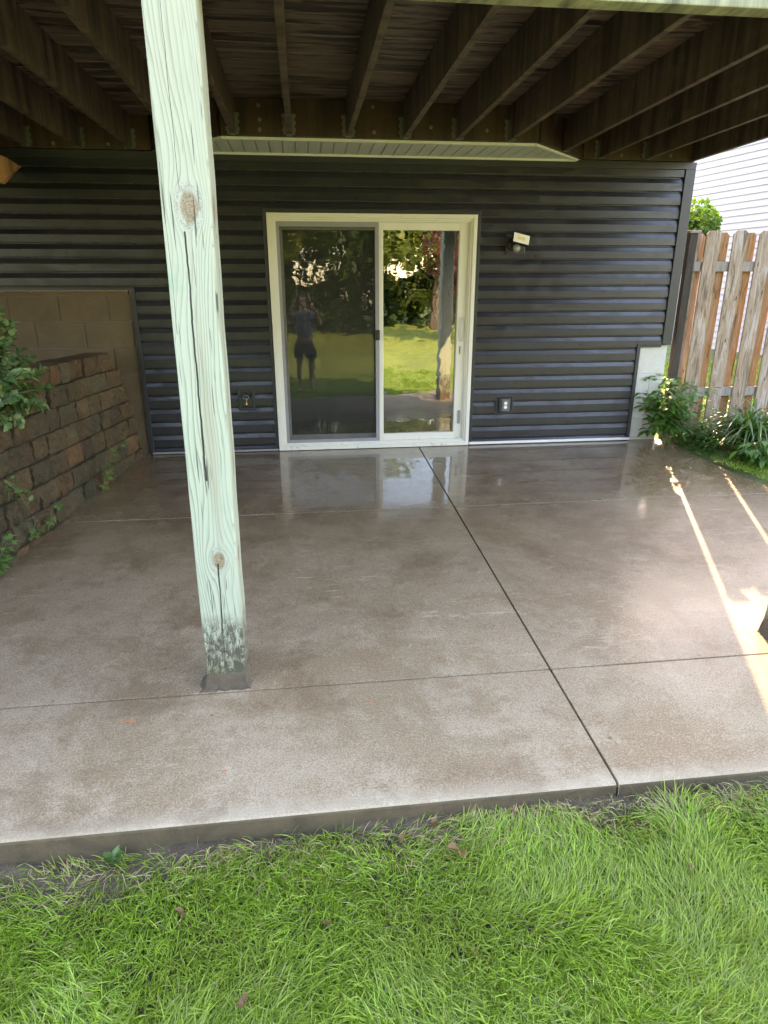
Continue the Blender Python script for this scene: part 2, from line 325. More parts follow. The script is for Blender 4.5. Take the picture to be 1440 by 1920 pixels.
MCMU = m_oldconcrete('block_foundation', (0.165, 0.12, 0.07), (0.10, 0.07, 0.04), 0.6)
MCMUP = m_oldconcrete('painted_block', (0.60, 0.60, 0.56), (0.42, 0.42, 0.36), 0.35)
MBLOCK = m_block()
MJ = m_joist('joist_wood', (0.075, 0.047, 0.031), (0.175, 0.115, 0.078))
MLED = m_joist('ledger_wood', (0.045, 0.020, 0.012), (0.075, 0.034, 0.020), 'x')
MBEAM = m_joist('beam_wood', (0.26, 0.27, 0.17), (0.38, 0.38, 0.25), 'x', 0.5)
MDECK = m_decking()

# ------------------------------------------------------------------ ground and patio
def lawn_z(x, y):
    e = -0.325 + 0.022 * (x - 0.3) * (abs(x) < 3) + (0.044 * (x > 0) + -0.03) * (abs(x) >= 3)
    d = max(0.0, -4.29 - y)
    return e - 0.055 * min(d, 6.0) - 0.01 * max(0, min(d - 6, 20))
MLAWN = m_ground('lawn_ground', [(0.07, 0.09, 0.014), (0.17, 0.21, 0.03), (0.27, 0.31, 0.045), (0.38, 0.40, 0.08)], 0.9, 1.0)
MSOIL = m_ground('bare_soil', [(0.05, 0.034, 0.02), (0.12, 0.085, 0.052), (0.22, 0.17, 0.11)], 9, 0.9)
xs = np.concatenate([np.linspace(-90, -6, 8), np.linspace(-4.5, 5.5, 61), np.linspace(8, 90, 8)])
ys = np.concatenate([-np.linspace(4.0, 8, 33), -np.linspace(8.6, 14, 8), -np.linspace(17, 90, 8)])
V = [(x, y, lawn_z(x, y) - (0.0 if y < -4.78 else 0.03)) for y in ys for x in xs]; W_ = len(xs)
Q = [(j*W_+i, j*W_+i+1, (j+1)*W_+i+1, (j+1)*W_+i) for j in range(len(ys)-1) for i in range(W_-1)]
struct(fast('lawn', V, [q[::-1] for q in Q], MLAWN))
# side and back yard sheet, under everything
V = [(-90,-4.02,-0.36),(90,-4.02,-0.36),(90,-1.6,-0.12),(90,0,0.02),(90,150,0.4),(-90,150,0.4),(-90,0,0.02),(-90,-1.6,-0.12)]
mb = MB(); 
def side_z(x, y): return -0.005 + 0.05 * y if y < 0 else min(0.25, 0.02 * y)
sx = [-90, -20, -8, -4.5, -1.0, 3.4, 3.9, 4.1, 4.4, 4.8, 5.5, 8, 20, 90]; sy = [-4.0, -3.4, -2.6, -2.0, -1.5, -1.1, -0.7, -0.4, -0.1, 0.2, 1, 3, 8, 20, 60, 150]
V = []
for y in sy:
    for x in sx:
        z = side_z(x, y)
        z += -0.03 if x < 3.95 else 0.015
        V.append((x, y, z))
n = len(sx); Q = [(j*n+i, j*n+i+1, (j+1)*n+i+1, (j+1)*n+i) for j in range(len(sy)-1) for i in range(n-1)]
MSIDE = m_ground('side_yard_ground', [(0.05, 0.04, 0.02), (0.09, 0.10, 0.03), (0.12, 0.19, 0.035), (0.17, 0.26, 0.05)], 2.2, 0.9)
struct(fast('side_yard', V, Q, MSIDE))

XJ, YJ2, YJ1, YF = 1.3366, -1.594, -3.602, -4.291
def right_edge(y):
    P = [(0.3, 3.80), (-0.076, 3.80), (-0.2, 3.86), (-0.338, 3.885), (-0.86, 3.895), (-1.2, 3.93), (-1.5, 4.0), (-2.2, 4.16), (-3.2, 4.42), (-4.4, 4.7)]
    for (a, xa), (b, xb) in zip(P, P[1:]):
        if b <= y <= a: return xa + (xb - xa) * (a - y) / (a - b)
    return 4.7
def cell(mb, x0, x1, y0, y1, g=0.0035):
    rows = max(2, int((y1 - y0) / 0.12)); top = []
    for j in range(rows + 1):
        y = y0 + g + (y1 - y0 - 2 * g) * j / rows
        a = x0 + g; b = (right_edge(y) if x1 is None else x1 - g)
        top.append((a, b, y))
    vs = []; T = 0.115
    if y0 < -4:
        f0 = top[0]; top[0:1] = [(f0[0], f0[1], y0 + 0.0), (f0[0], f0[1], y0 + 0.003), (f0[0], f0[1], y0 + 0.010), (f0[0], f0[1], y0 + 0.022)]; rows += 3
    drop = {0: 0.014, 1: 0.006, 2: 0.0015} if y0 < -4 else {}
    for a, b, y in top: k_ = drop.get(len(vs) // 4, 0); vs += [(a, y, gz(a, y) - k_), (b, y, gz(b, y) - k_), (a, y, gz(a, y) - T), (b, y, gz(b, y) - T)]
    fs = []
    for j in range(rows):
        o = 4 * j; fs += [(o, o+1, o+5, o+4), (o+2, o+6, o+7, o+3), (o, o+4, o+6, o+2), (o+1, o+3, o+7, o+5)]
    fs += [(0, 2, 3, 1), (4*rows, 4*rows+1, 4*rows+3, 4*rows+2)]
    mb.add(vs, fs)
mb = MB()
for x0, x1 in ((-2.6, XJ), (XJ, None)):
    for y0, y1, g in ((YF, YJ1, 0), (YJ1, YJ2, 0), (YJ2, 0.02, 0)): cell(mb, x0, x1, y0, y1, 0.005)
pat = mb.build('patio', MC, bevel=0.002, segs=2); struct(pat)
pat.data.materials.append(MSLABSIDE)
for p in pat.data.polygons:
    if p.normal.y < -0.9 and p.center.y < YF + 0.02: p.material_index = 1
MJNT = plain('joint_dirt', (0.012, 0.010, 0.008), 0.9)
mb = MB().prism([(XJ - 0.0045, YF + 0.004, gz(0, YF) - 0.022), (XJ + 0.0045, YF + 0.004, gz(0, YF) - 0.022), (XJ + 0.0045, 0.0, -0.012), (XJ - 0.0045, 0.0, -0.012)], (0, 0, -0.09)); struct(mb.build('slab_joint', MJNT))
for yj in (YJ1, YJ2):
    mb = MB().prism([(-2.55, yj - 0.0048, gz(0, yj) - 0.010), (right_edge(yj) - 0.01, yj - 0.0048, gz(0, yj) - 0.010), (right_edge(yj) - 0.01, yj + 0.0048, gz(0, yj) - 0.010), (-2.55, yj + 0.0048, gz(0, yj) - 0.010)], (0, 0, -0.08)); struct(mb.build('slab_joint', MJNT))
# soil left of patio under the retaining wall, soil strip along the slab front
mb = MB().prism([(-8, -0.01, -0.5), (-1.32, -0.01, -0.5), (-2.05, -4.62, -0.5), (-8, -4.62, -0.5)], (0, 0, 1.08)); so = mb.build('soil', MSOIL, bevel=0.03); struct(so)
V = []; 
xs = np.linspace(-2.6, 4.9, 150); yy = [-4.285, -4.31, -4.34, -4.37, -4.42, -4.48, -4.56, -4.66, -4.80]
for y in yy:
    for x in xs:
        k = min(1, (y + 4.285) / -0.2)
        V.append((x, y, lawn_z(x, y) + 0.012 * (1 - k) + 0.012 * math.sin(9 * x + 30 * y) * (1 - k) + random.uniform(-0.006, 0.006) + 0.001 * k - 0.03 * (y < -4.79)))
n = len(xs); struct(fast('soil_strip', V, [(j*n+i, (j+1)*n+i, (j+1)*n+i+1, j*n+i+1) for j in range(len(yy)-1) for i in range(n-1)], MSOIL))

# ------------------------------------------------------------------ house
house = thing('house', 'house wall in dark slate lap siding with white sliding door under the deck', 'house', (1.5, 0, 0))
def H(o): return rel(o, house)
ZB = [-0.056 + 0.1204 * k for k in range(9)] + [0.907 + 0.1147 * k for k in (1, 2)] + [1.251 + 0.1127 * k for k in range(12)]
ZB = [ZB[0] + 0.0] + ZB[1:]
XL, ZL, XR1, ZR, XR2, W, DH = -1.18, 1.466, 3.475, 0.937, 3.70, 1.827, 2.058
mb = MB()
def course(x0, x1, z0, z1, zmin=None, zmax=None):
    h = z1 - z0
    prof = [(-0.006, z0), (-0.0225, z0 + 0.001), (-0.024, z0 + 0.005), (-0.0225, z0 + h * 0.57), (-0.0205, z0 + h * 0.61), (-0.0115, z0 + h * 0.87), (-0.004, z0 + h * 0.92), (-0.0035, z1 + 0.004), (0.0, z1 + 0.004), (0.0, z0)]
    if zmin is not None: prof = [(y, max(z, zmin)) for y, z in prof]
    if zmax is not None: prof = [(y, min(z, zmax)) for y, z in prof]
    x = x0
    while x < x1 - 1e-6:
        e = min(x1, x + 40)
        vs = [(x, y, z) for y, z in prof] + [(e, y, z) for y, z in prof]; k = len(prof)
        mb.add(vs, [(i, (i+1) % k, k + (i+1) % k, k + i) for i in range(k)] + [tuple(range(k)), tuple(range(k, 2*k))[::-1]])
        x = e
for z0, z1 in zip(ZB, ZB[1:]):
    if z0 >= 2.46: break
    zm = min(z1, 2.46)
    segs = []
    lo = -7.0 if z0 >= ZL - 0.03 else XL + 0.03
    hi = XR2 if z0 >= ZR - 0.04 else XR1 - 0.02
    if z0 < DH + 0.0:
        segs = [(lo, -0.028), (W + 0.028, hi)] if z0 < DH - 0.06 else [(lo, hi)]
    else: segs = [(lo, hi)]
    zmin = 0.03 if z0 < 0.02 else None
    if abs(z0 - ZL) < 0.05: zmin = None
    if segs[0][1] == hi and z0 < DH + 0.04:
        course(lo, -0.028, z0, z1); course(W + 0.028, hi, z0, z1); course(-0.028, W + 0.028, z0, z1, zmin=DH + 0.03)
    else:
        for a, b in segs: course(a, b, z0, z1, zmin)
H(mb.build('siding', MSID))
# structural wall behind siding, with the doorway open
mb = MB(); mb.box((-7, 0.002, ZL - 0.02), (-0.01, 0.25, 2.5)).box((XL, 0.002, 0.0), (-0.01, 0.25, ZL - 0.02)).box((W + 0.01, 0.002, -0.1), (XR1 - 0.01, 0.25, ZR)).box((W + 0.01, 0.002, ZR), (3.78, 0.25, 2.5)).box((-0.01, 0.002, DH + 0.01), (W + 0.01, 0.25, 2.5))
mb.box((3.53, 0.25, ZR), (3.78, 9, 2.5))
H(mb.build('wall', MTRIM))
# foundation block, left bare and right painted
def blocks(x0, x1, z0, z1, zlines, xoff, y, mat, name, j=0.008, side=None):
    mb = MB(); zs = [z for z in zlines if z0 < z < z1]; zs = [z0] + zs + [z1]
    for r_, (a, b) in enumerate(zip(zs, zs[1:])):
        x = x1 - (xoff[r_ % 2])
        edges = [x1]
        while x > x0: edges.append(x); x -= 0.405
        edges.append(x0)
        for e1, e0 in zip(edges, edges[1:]):
            if e1 - e0 < 0.02: continue
            d = random.uniform(0, 0.003)
            mb.box((e0 + j/2, y - d, a + j/2), (e1 - j/2, y + 0.2, b - j/2))
    o = H(mb.build(name, mat, bevel=0.004)); return o
blocks(-7, XL, -0.3, ZL - 0.025, [-0.1, 0.11, 0.32, 0.54, 0.749, 0.964, 1.187, 1.397], (0.02, 0.21), 0.0, MCMU, 'block_foundation')
mortar = plain('mortar', (0.19, 0.15, 0.11), 0.9, var=0.3)
H(MB().box((-7, 0.006, -0.3), (XL, 0.19, ZL - 0.03)).build('mortar', mortar))
f2 = blocks(XR1 + 0.015, 3.775, -0.2, ZR - 0.01, [0.02, 0.215, 0.42, 0.655], (0.0, 0.14), -0.004, MCMUP, 'corner_foundation', 0.004)
H(MB().box((XR1, 0.0, -0.2), (3.772, 0.19, ZR - 0.012)).build('mortar', plain('painted_mortar', (0.5, 0.5, 0.46), 0.9)))
H(MB().box((3.56, 0.2, -0.2), (3.775, 9, ZR - 0.002)).build('side_foundation', MCMUP))
# trims
mb = MB()
mb.box((3.700, -0.036, ZR - 0.005), (3.795, 0.0, 2.5)).box((3.782, 0.0, ZR - 0.005), (3.796, 0.09, 2.5))
H(mb.build('corner_trim', MTRIM, bevel=0.003))
for a, b in (((XL, -0.033, 0.012), (XL + 0.034, 0.0, ZL + 0.0)), ((-7, -0.032, ZL - 0.028), (XL + 0.034, 0.0, ZL - 0.001)), ((XR1 - 0.022, -0.033, 0.012), (XR1 + 0.012, 0.0, ZR - 0.008)), ((XR1 - 0.022, -0.032, ZR - 0.008), (3.70, 0.0, ZR + 0.006)), ((-0.032, -0.032, 0.03), (-0.004, 0.0, DH + 0.034)), ((W + 0.004, -0.032, 0.03), (W + 0.032, 0.0, DH + 0.034)), ((-0.004, -0.0315, DH + 0.004), (W + 0.004, 0.0, DH + 0.033))):
    H(MB().box(a, b).build('channel_trim', MTRIM, bevel=0.002))
H(MB().box((-7, -0.040, 2.44), (3.78, 0.0, 2.498)).build('frieze_trim', MTRIM, bevel=0.003))
H(MB().box((XL + 0.02, -0.037, 0.003), (-0.01, 0.0, 0.020)).build('starter_strip', MGREYFR, bevel=0.002)); H(MB().box((W + 0.01, -0.037, 0.006), (XR1 + 0.01, 0.0, 0.030)).build('starter_strip', MWHITE, bevel=0.002))
# upper storey (bay, body, roof): shades the patio and yard
BX0, BX1, BD = -0.25, 2.11, 0.60
MUP = plain('upper_siding', (0.5, 0.5, 0.48), 0.5)
mb = MB().box((-9, 0.0, 2.502), (3.78, 9.0, 6.0)); mb.prism([(BX0-BD, 0.0, 2.512), (BX0, -BD+0.002, 2.512), (BX1, -BD+0.002, 2.512), (BX1+BD, 0.0, 2.512)], (0, 0, 3.2))
H(mb.build('upper_storey', MUP))
H(MB().prism([(-9.3, -0.4, 5.95), (-9.3, 9.4, 5.95), (-9.3, 4.5, 8.1)], (13.3, 0, 0)).build('roof', plain('roof_shingle', (0.10, 0.09, 0.085), 0.85)))
# soffit of the bay
mb = MB()
x = BX0 - BD + 0.02
while x < BX1 + BD:
    e = min(x + 0.098, BX1 + BD - 0.01)
    def yb(q): return -min(BD - 0.012, q - (BX0 - BD) - 0.01, (BX1 + BD) - 0.01 - q)
    a, b = x + 0.003, e - 0.003
    if b > a and min(-yb(a), -yb(b)) > 0.01:
        mb.prism([(a, yb(a), 2.500), (b, yb(b), 2.500), (b, -0.03, 2.500), (a, -0.03, 2.500)], (0, 0, 0.006))
    x += 0.1
H(mb.build('soffit', MSOFF))
P = [(BX0-BD, 0.0), (BX0, -BD), (BX1, -BD), (BX1+BD, 0.0)]
mb = MB()
mb.box((BX0, -BD - 0.004, 2.488), (BX1, -BD + 0.014, 2.507))
for (xa, ya), (xb, yb_) in ((P[0], P[1]), (P[3], P[2])):
    d = Vector((xb - xa, yb_ - ya, 0)).normalized(); nn = Vector((d.y, -d.x, 0)) * 0.015 * (1 if xa < 0 else -1)
    mb.prism([(xa, ya, 2.488), (xb, yb_, 2.488), (xb + nn.x, yb_ + nn.y, 2.488), (xa + nn.x, ya + nn.y, 2.488)], (0, 0, 0.0185))
mb.box((BX0 - BD + 0.04, -0.050, 2.484), (BX1 + BD - 0.04, -0.0405, 2.4995))
H(mb.build('soffit_trim', MWHITE))

# sliding door
door = MB(); 
def frame(mb, x0, x1, z0, z1, wl, wr, wt, wb, y0, y1):
    mb.box((x0, y0, z0), (x0 + wl, y1, z1)); mb.box((x1 - wr, y0, z0), (x1, y1, z1))
    mb.box((x0 + wl, y0 + 0.0006, z1 - wt), (x1 - wr, y1 - 0.0006, z1)); mb.box((x0 + wl, y0 + 0.0006, z0), (x1 - wr, y1 - 0.0006, z0 + wb))
mb = MB(); Z0 = -0.012 + 0.014
frame(mb, 0.0, W, Z0, DH, 0.034, 0.034, 0.034, 0.040, -0.042, 0.10)
frame(mb, 0.034, W - 0.034, Z0 + 0.040, DH - 0.034, 0.018, 0.018, 0.016, 0.012, -0.030, 0.10)
frame(mb, 0.052, W - 0.052, Z0 + 0.052, DH - 0.05, 0.022, 0.012, 0.014, 0.012, -0.018, 0.10)
dr = H(mb.build('sliding_door', MDOOR, bevel=0.0025))
def D(o): return rel(o, dr) if False else setattr(o, 'parent', dr) or o
# dr carries identity basis; children in the same coordinates
XM0, XM1 = 0.955, 0.998
mb = MB(); frame(mb, XM0, W - 0.064, Z0 + 0.064, DH - 0.064, XM1 - XM0, 0.080, 0.062, 0.062, 0.004, 0.046)
D(mb.build('door_panel', MDOOR, bevel=0.003))
mb = MB(); frame(mb, 0.074, XM0 + 0.036, Z0 + 0.064, DH - 0.064, 0.05, 0.05, 0.06, 0.06, 0.050, 0.092)
D(mb.build('door_panel', MDOOR, bevel=0.003))
# glass: double pane, dark room beyond
t = NT('door_glass'); c = t.co()
rip = t.noise(t.mp(c, (1.0, 1, 2.0)), 5.0, 2, 0.4, 0.3); rip2 = t.noise(t.mp(c, (1.2, 1, 1.0)), 16, 3, 0.55)
nrm = t.bump(t.M('ADD', rip, t.M('MULTIPLY', rip2, 0.05)), 0.11, 0.006)
gl = t.n('BsdfGlossy', None, Color=(0.95, 0.97, 0.93), Roughness=0.0, Normal=nrm)
tr = t.n('BsdfTransparent', None, Color=(0.55, 0.57, 0.56))
fz = t.n('Fresnel', None, IOR=1.5).outputs[0]
mx = t.n('MixShader', None, _0=t.M('ADD', t.M('MULTIPLY', fz, 1.2), 0.22), _1=tr.outputs[0], _2=gl.outputs[0]); t.t.links.new(mx.outputs[0], t.o.inputs[0])
MGLASS = t.m
def pane(x0, x1, z0, z1, y, yaw, pitch):
    cx, cz = (x0 + x1) / 2, (z0 + z1) / 2
    M = Matrix.Translation((cx, y, cz)) @ Matrix.Rotation(yaw, 4, 'Z') @ Matrix.Rotation(pitch, 4, 'X')
    mb = MB().box((-(x1-x0)/2, 0, -(z1-z0)/2), ((x1-x0)/2, 0.004, (z1-z0)/2), M=M)
    o = mb.build('glass_pane', MGLASS); D(o); return o
pane(XM1 - 0.004, W - 0.142, Z0 + 0.122, DH - 0.122, 0.026, R(2.0), R(0.36))
pane(0.12, XM0 - 0.01, Z0 + 0.12, DH - 0.12, 0.070, 0, 0)
# insect screen in front of the left panel
mb = MB(); frame(mb, 0.075, 0.958, Z0 + 0.064, DH - 0.064, 0.026, 0.034, 0.042, 0.030, -0.016, 0.001)
D(mb.build('screen_frame', MGREYFR, bevel=0.002))
t = NT('insect_screen'); c = t.co()
df = t.n('BsdfDiffuse', None, Color=(0.035, 0.036, 0.036)); tr = t.n('BsdfTransparent', None, Color=(1, 1, 1))
gls = t.n('BsdfGlossy', None, Color=(0.10, 0.10, 0.10), Roughness=0.35)
a1 = t.n('MixShader', None, _0=0.25, _1=df.outputs[0], _2=gls.outputs[0])
w = t.M('ADD', 0.27, t.M('MULTIPLY', t.noise(t.mp(c, (3, 1, 2)), 3, 5, 0.7), 0.16))
mx = t.n('MixShader', None, _0=w, _1=tr.outputs[0], _2=a1.outputs[0]); t.t.links.new(mx.outputs[0], t.o.inputs[0])
D(MB().box((0.098, -0.008, Z0 + 0.09), (0.926, -0.0075, DH - 0.104)).build('insect_screen', t.m))
mb = MB().box((0.918, -0.034, 1.005), (0.962, -0.016, 1.095)).box((0.930, -0.044, 1.02), (0.950, -0.034, 1.08))
D(mb.build('screen_latch', MBLACK, bevel=0.005))
mb = MB(); hx = W - 0.118; frame(mb, hx, hx + 0.032, 0.98, 1.21, 0.005, 0.005, 0.006, 0.006, -0.006, 0.0045)
mb.tube([(hx + 0.010, -0.002, 1.19), (hx + 0.012, -0.020, 1.16), (hx + 0.022, -0.024, 1.12), (hx + 0.012, -0.024, 1.08), (hx + 0.010, -0.018, 1.03), (hx + 0.010, -0.002, 1.0)], 0.005)
D(mb.build('door_handle', MWHITE, smooth=False))
D(MB().box((hx + 0.004, -0.004, 0.87), (hx + 0.013, 0.0045, 0.94)).build('lock_cylinder', MGALV, bevel=0.001))
D(MB().box((hx + 0.008, -0.004, 0.21), (hx + 0.034, 0.0045, 0.34)).build('foot_lock', MGREYFR, bevel=0.002))
# interior: unlit room
mb = MB().box((-0.9, 4.6, -0.05), (3.2, 4.7, 2.6)).box((-1.0, 0.26, -0.05), (-0.9, 4.6, 2.6)).box((3.2, 0.26, -0.05), (3.3, 4.6, 2.6)).box((-1.0, 0.1, -0.12), (3.3, 4.7, -0.05)).box((-1.0, 0.26, 2.45), (3.3, 4.7, 2.5))
H(mb.build('room_interior', plain('dim_interior', (0.10, 0.09, 0.08), 0.8)))

# ------------------------------------------------------------------ deck
deck = thing('deck', 'raised wooden deck seen from below, dark wet joists hung off the house', 'deck', (0, -1.8, 2.5))
def K(o): return rel(o, deck)
JZ0, JZ1, BY = 2.512, 2.748, -3.47
def jy(x):
    if BX0 <= x <= BX1: return -BD - 0.042
    if BX1 < x < BX1 + BD: return -(BX1 + BD - x) - 0.055
    if BX0 - BD < x < BX0: return -(x - (BX0 - BD)) - 0.055
    return -0.040
JX = [-4.27, -3.86, -3.46, -3.05, -2.64, -2.235, -1.83, -1.43, -1.04, -0.615, -0.175, 0.23, 0.665, 1.09, 1.49, 1.90, 2.47, 2.885, 3.32]
hang = []
def joist(x, z0=JZ0):
    mb = MB(); ys = np.linspace(BY, jy(x), 9); a = random.uniform(-0.004, 0.004); vs = []
    for i, y in enumerate(ys):
        d = a * math.sin(3.1 * i / 8)
        vs += [(x - 0.019 + d, y, z0), (x + 0.019 + d, y, z0), (x + 0.019 + d, y, JZ1), (x - 0.019 + d, y, JZ1)]
    fs = [(4*i+k, 4*i+(k+1) % 4, 4*i+4+(k+1) % 4, 4*i+4+k) for i in range(8) for k in range(4)] + [(0,1,2,3), (32,35,34,33)]
    mb.add(vs, fs); K(mb.build('joist', MJ, bevel=0.003))
for x in JX: joist(x)
joist(3.75, 2.505)
def hanger(x):
    y = jy(x); s = 1; mb = MB()
    if abs(x - 2.3) < 0.41: y -= 0.0
    for sg in (-1, 1):
        xx = x + sg * 0.0205
        mb.box((min(xx, xx + sg*0.0015), y - 0.05, JZ0 - 0.003), (max(xx, xx + sg*0.0015), y - 0.001, JZ0 + 0.135))
        for i in range(6):   # toothed face flange
            z = JZ0 + 0.002 + i * 0.023; wdt = 0.030 if i % 2 else 0.022
            mb.box((min(xx + sg*0.0015, xx + sg*wdt), y - 0.003, z), (max(xx + sg*0.0015, xx + sg*wdt), y - 0.0012, z + 0.0225))
    mb.box((x - 0.0205, y - 0.05, JZ0 - 0.0045), (x + 0.0205, y - 0.001, JZ0 - 0.001))
    K(mb.build('joist_hanger', MGALV))
for x in JX:
    if x > -2.5: hanger(x)
# ledger boards
K(MB().box((-4.4, -0.039, 2.503), (BX0 - BD - 0.03, -0.001, JZ1)).build('ledger_board', MLED, bevel=0.002)); K(MB().box((BX1 + BD + 0.03, -0.039, 2.503), (3.77, -0.001, JZ1)).build('ledger_board', MLED, bevel=0.002))
K(MB().box((BX0 - 0.012, -BD - 0.040, 2.508), (BX1 + 0.012, -BD - 0.005, JZ1)).build('ledger_board', MLED, bevel=0.002))
for (xa, ya), (xb, yb_) in ((P[0], P[1]), (P[3], P[2])):
    d = Vector((xb - xa, yb_ - ya, 0)).normalized(); nn = Vector((d.y, -d.x, 0)) * (1 if xa < 0 else -1)
    o_ = nn * 0.005; n2_ = nn * 0.04; e = 0.01
    mb = MB().prism([(xa + o_.x, ya + o_.y, 2.508), (xb + o_.x - d.x*e, yb_ + o_.y - d.y*e, 2.508), (xb + n2_.x - d.x*e, yb_ + n2_.y - d.y*e, 2.508), (xa + n2_.x, ya + n2_.y, 2.508)], (0, 0, JZ1 - 2.508))
    K(mb.build('ledger_board', MLED, bevel=0.002))
def bolt(x, z, y):
    mb = MB(); mb.tube([(x, y, z), (x, y - 0.003, z)], 0.014, 12); mb.tube([(x, y - 0.003, z), (x, y - 0.012, z)], 0.0085, 6)
    K(mb.build('ledger_bolt', MGALV))
for x, z in ((0.018, 2.70), (0.022, 2.611), (0.018, 2.547), (0.847, 2.71), (0.854, 2.548), (1.283, 2.589), (1.714, 2.577)): bolt(x, z, -BD - 0.040)
for x, z in ((3.082, 2.54), (3.534, 2.545), (-1.622, 2.538), (-1.206, 2.540), (-2.03, 2.54)): bolt(x, z, -0.039)
# decking boards
mb = MB(); y = -0.01
while y > -3.62:
    mb.box((-4.4 + random.uniform(0, .01), y - 0.139, JZ1 + 0.0006 + random.uniform(0, .0008)), (3.80 + random.uniform(0, .01), y - random.uniform(0, 0.002), JZ1 + 0.027)); y -= 0.1455
dk = K(mb.build('decking', MDECK, bevel=0.003))
# beam carried by the posts
K(MB().box((-4.4, -3.552, 2.366), (3.79, -3.475, JZ1 - 0.001)).build('beam', MBEAM, bevel=0.004))
K(MB().prism([(-2.6, -0.63, 2.63), (-1.76, -0.63, 2.335), (-1.695, -0.63, 2.286), (-1.83, -0.63, 2.17), (-2.6, -0.63, 2.40)], (0, 0.05, 0)).build('brace', m_joist('brace_wood', (0.34, 0.15, 0.06), (0.45, 0.22, 0.10), 'x'), bevel=0.003))

# ------------------------------------------------------------------ posts
MFOOT = m_oldconcrete('footing', (0.13, 0.10, 0.068), (0.06, 0.048, 0.03), 0.7)
def post(x, y, w, label, lean=0.0105):
    g = gz(x, y)
    t_ = thing('support_post', label, 'wooden post', (x + w/2, y + w/2, g), 'posts holding up the deck')
    h0, h1 = 0.083, 2.76 - g; mb = MB(); n = 60; c = 0.006; s = w / 2; vs = []
    ring = [(-s + c, -s), (s - c, -s), (s, -s + c), (s, s - c), (s - c, s), (-s + c, s), (-s, s - c), (-s, -s + c)]
    for i in range(n + 1):
        z = h0 + (h1 - h0) * i / n; wob = 0.0012 * math.sin(z * 7) + 0.0008 * math.sin(z * 19 + 1)
        if 0.083 <= z < 0.22: wob -= 0.0
        for k, (a, b) in enumerate(ring):
            vs.append((a + lean * z + wob * (1 if a > 0 else .4) - (0.006 if (a < 0 and z < 0.19 and z > 0.1) else 0) * -1, b, z))
    fs = [(8*i+k, 8*i+(k+1) % 8, 8*i+8+(k+1) % 8, 8*i+8+k) for i in range(n) for k in range(8)] + [tuple(range(8))[::-1], tuple(range(8*n, 8*n+8))]
    mb.add(vs, fs); o = mb.build('timber', MPOST); o.parent = t_
    mb = MB()   # cast footing, splayed and ragged at the foot
    m = 12
    def ringf(z, e, jit):
        out = []
        for k in range(4 * m):
            sd, q = divmod(k, m); q = q / m * 2 - 1
            p = [(q, -1), (1, q), (-q, 1), (-1, -q)][sd]
            out.append((p[0] * (s + e) + (e * -0.6 if p[0] < 0 else 0) + random.uniform(-jit, jit), p[1] * (s + e*0.3) + random.uniform(-jit, jit), z))
        return out
    R_ = [ringf(-0.02, 0.022, 0.006), ringf(0.004, 0.020, 0.007), ringf(0.012, 0.007, 0.003), ringf(0.05, 0.001, 0.002), ringf(0.078, -0.002, 0.0015), ringf(0.084, -0.010, 0.001)]
    vs = [v for r_ in R_ for v in r_]; k4 = 4 * m
    fs = [(i*k4+k, i*k4+(k+1) % k4, (i+1)*k4+(k+1) % k4, (i+1)*k4+k) for i in range(len(R_)-1) for k in range(k4)] + [tuple(range(5*k4, 6*k4))]
    mb.add(vs, fs); o = mb.build('footing', MFOOT, smooth=True); o.parent = t_
    return t_
post(-0.205, -3.584, 0.166, 'pale green timber post with two knots and a blackened foot, standing on the patio joint')
post(2.515, -3.575, 0.166, 'second deck post at the right picture edge, brown footing beside the sunlit patio', 0.0)

# ------------------------------------------------------------------ wall fittings
t_ = thing('security_light', 'small white-faced floodlight with black motion sensor, on the siding right of the door', 'light fixture', (2.18, -0.03, 1.82))
def L(o): o.parent = t_; return o
L(MB().box((-0.085, 0.0, -0.085), (0.095, 0.014, 0.085)).build('mounting_block', MTRIM, bevel=0.004))
mb = MB(); mb.tube([(-0.028, 0.0, 0.0), (-0.028, -0.045, 0.0)], [0.052, 0.050], 24); mb.tube([(-0.028, -0.03, 0.01), (0.0, -0.07, 0.03)], 0.016, 10); L(mb.build('base', MBLACK))
M = Matrix.Translation((0.022, -0.085, 0.035)) @ Matrix.Rotation(R(13), 4, 'Y') @ Matrix.Rotation(R(-22), 4, 'X')
L(MB().box((-0.078, -0.014, -0.046), (0.078, 0.02, 0.046), M=M).build('lamp_head', MBLACK, bevel=0.008))
L(MB().box((-0.073, -0.0175, -0.041), (0.073, -0.0145, 0.041), M=M).build('lamp_lens', plain('lamp_lens', (0.85, 0.82, 0.72), 0.25, var=0.05), bevel=0.001))
L(MB().box((-0.036, -0.0195, -0.016), (0.032, -0.0176, 0.016), M=M).build('led_array', plain('led_array', (0.72, 0.66, 0.30), 0.4), bevel=0.001))
mb = MB()
for i in range(8):
    a = i / 8 * math.pi / 2
mb.tube([(-0.008, -0.045, -0.032), (-0.004, -0.075, -0.036), (-0.002, -0.092, -0.036)], [0.028, 0.033, 0.014], 16); L(mb.build('motion_sensor', plain('sensor_dome', (0.26, 0.25, 0.22), 0.35)))

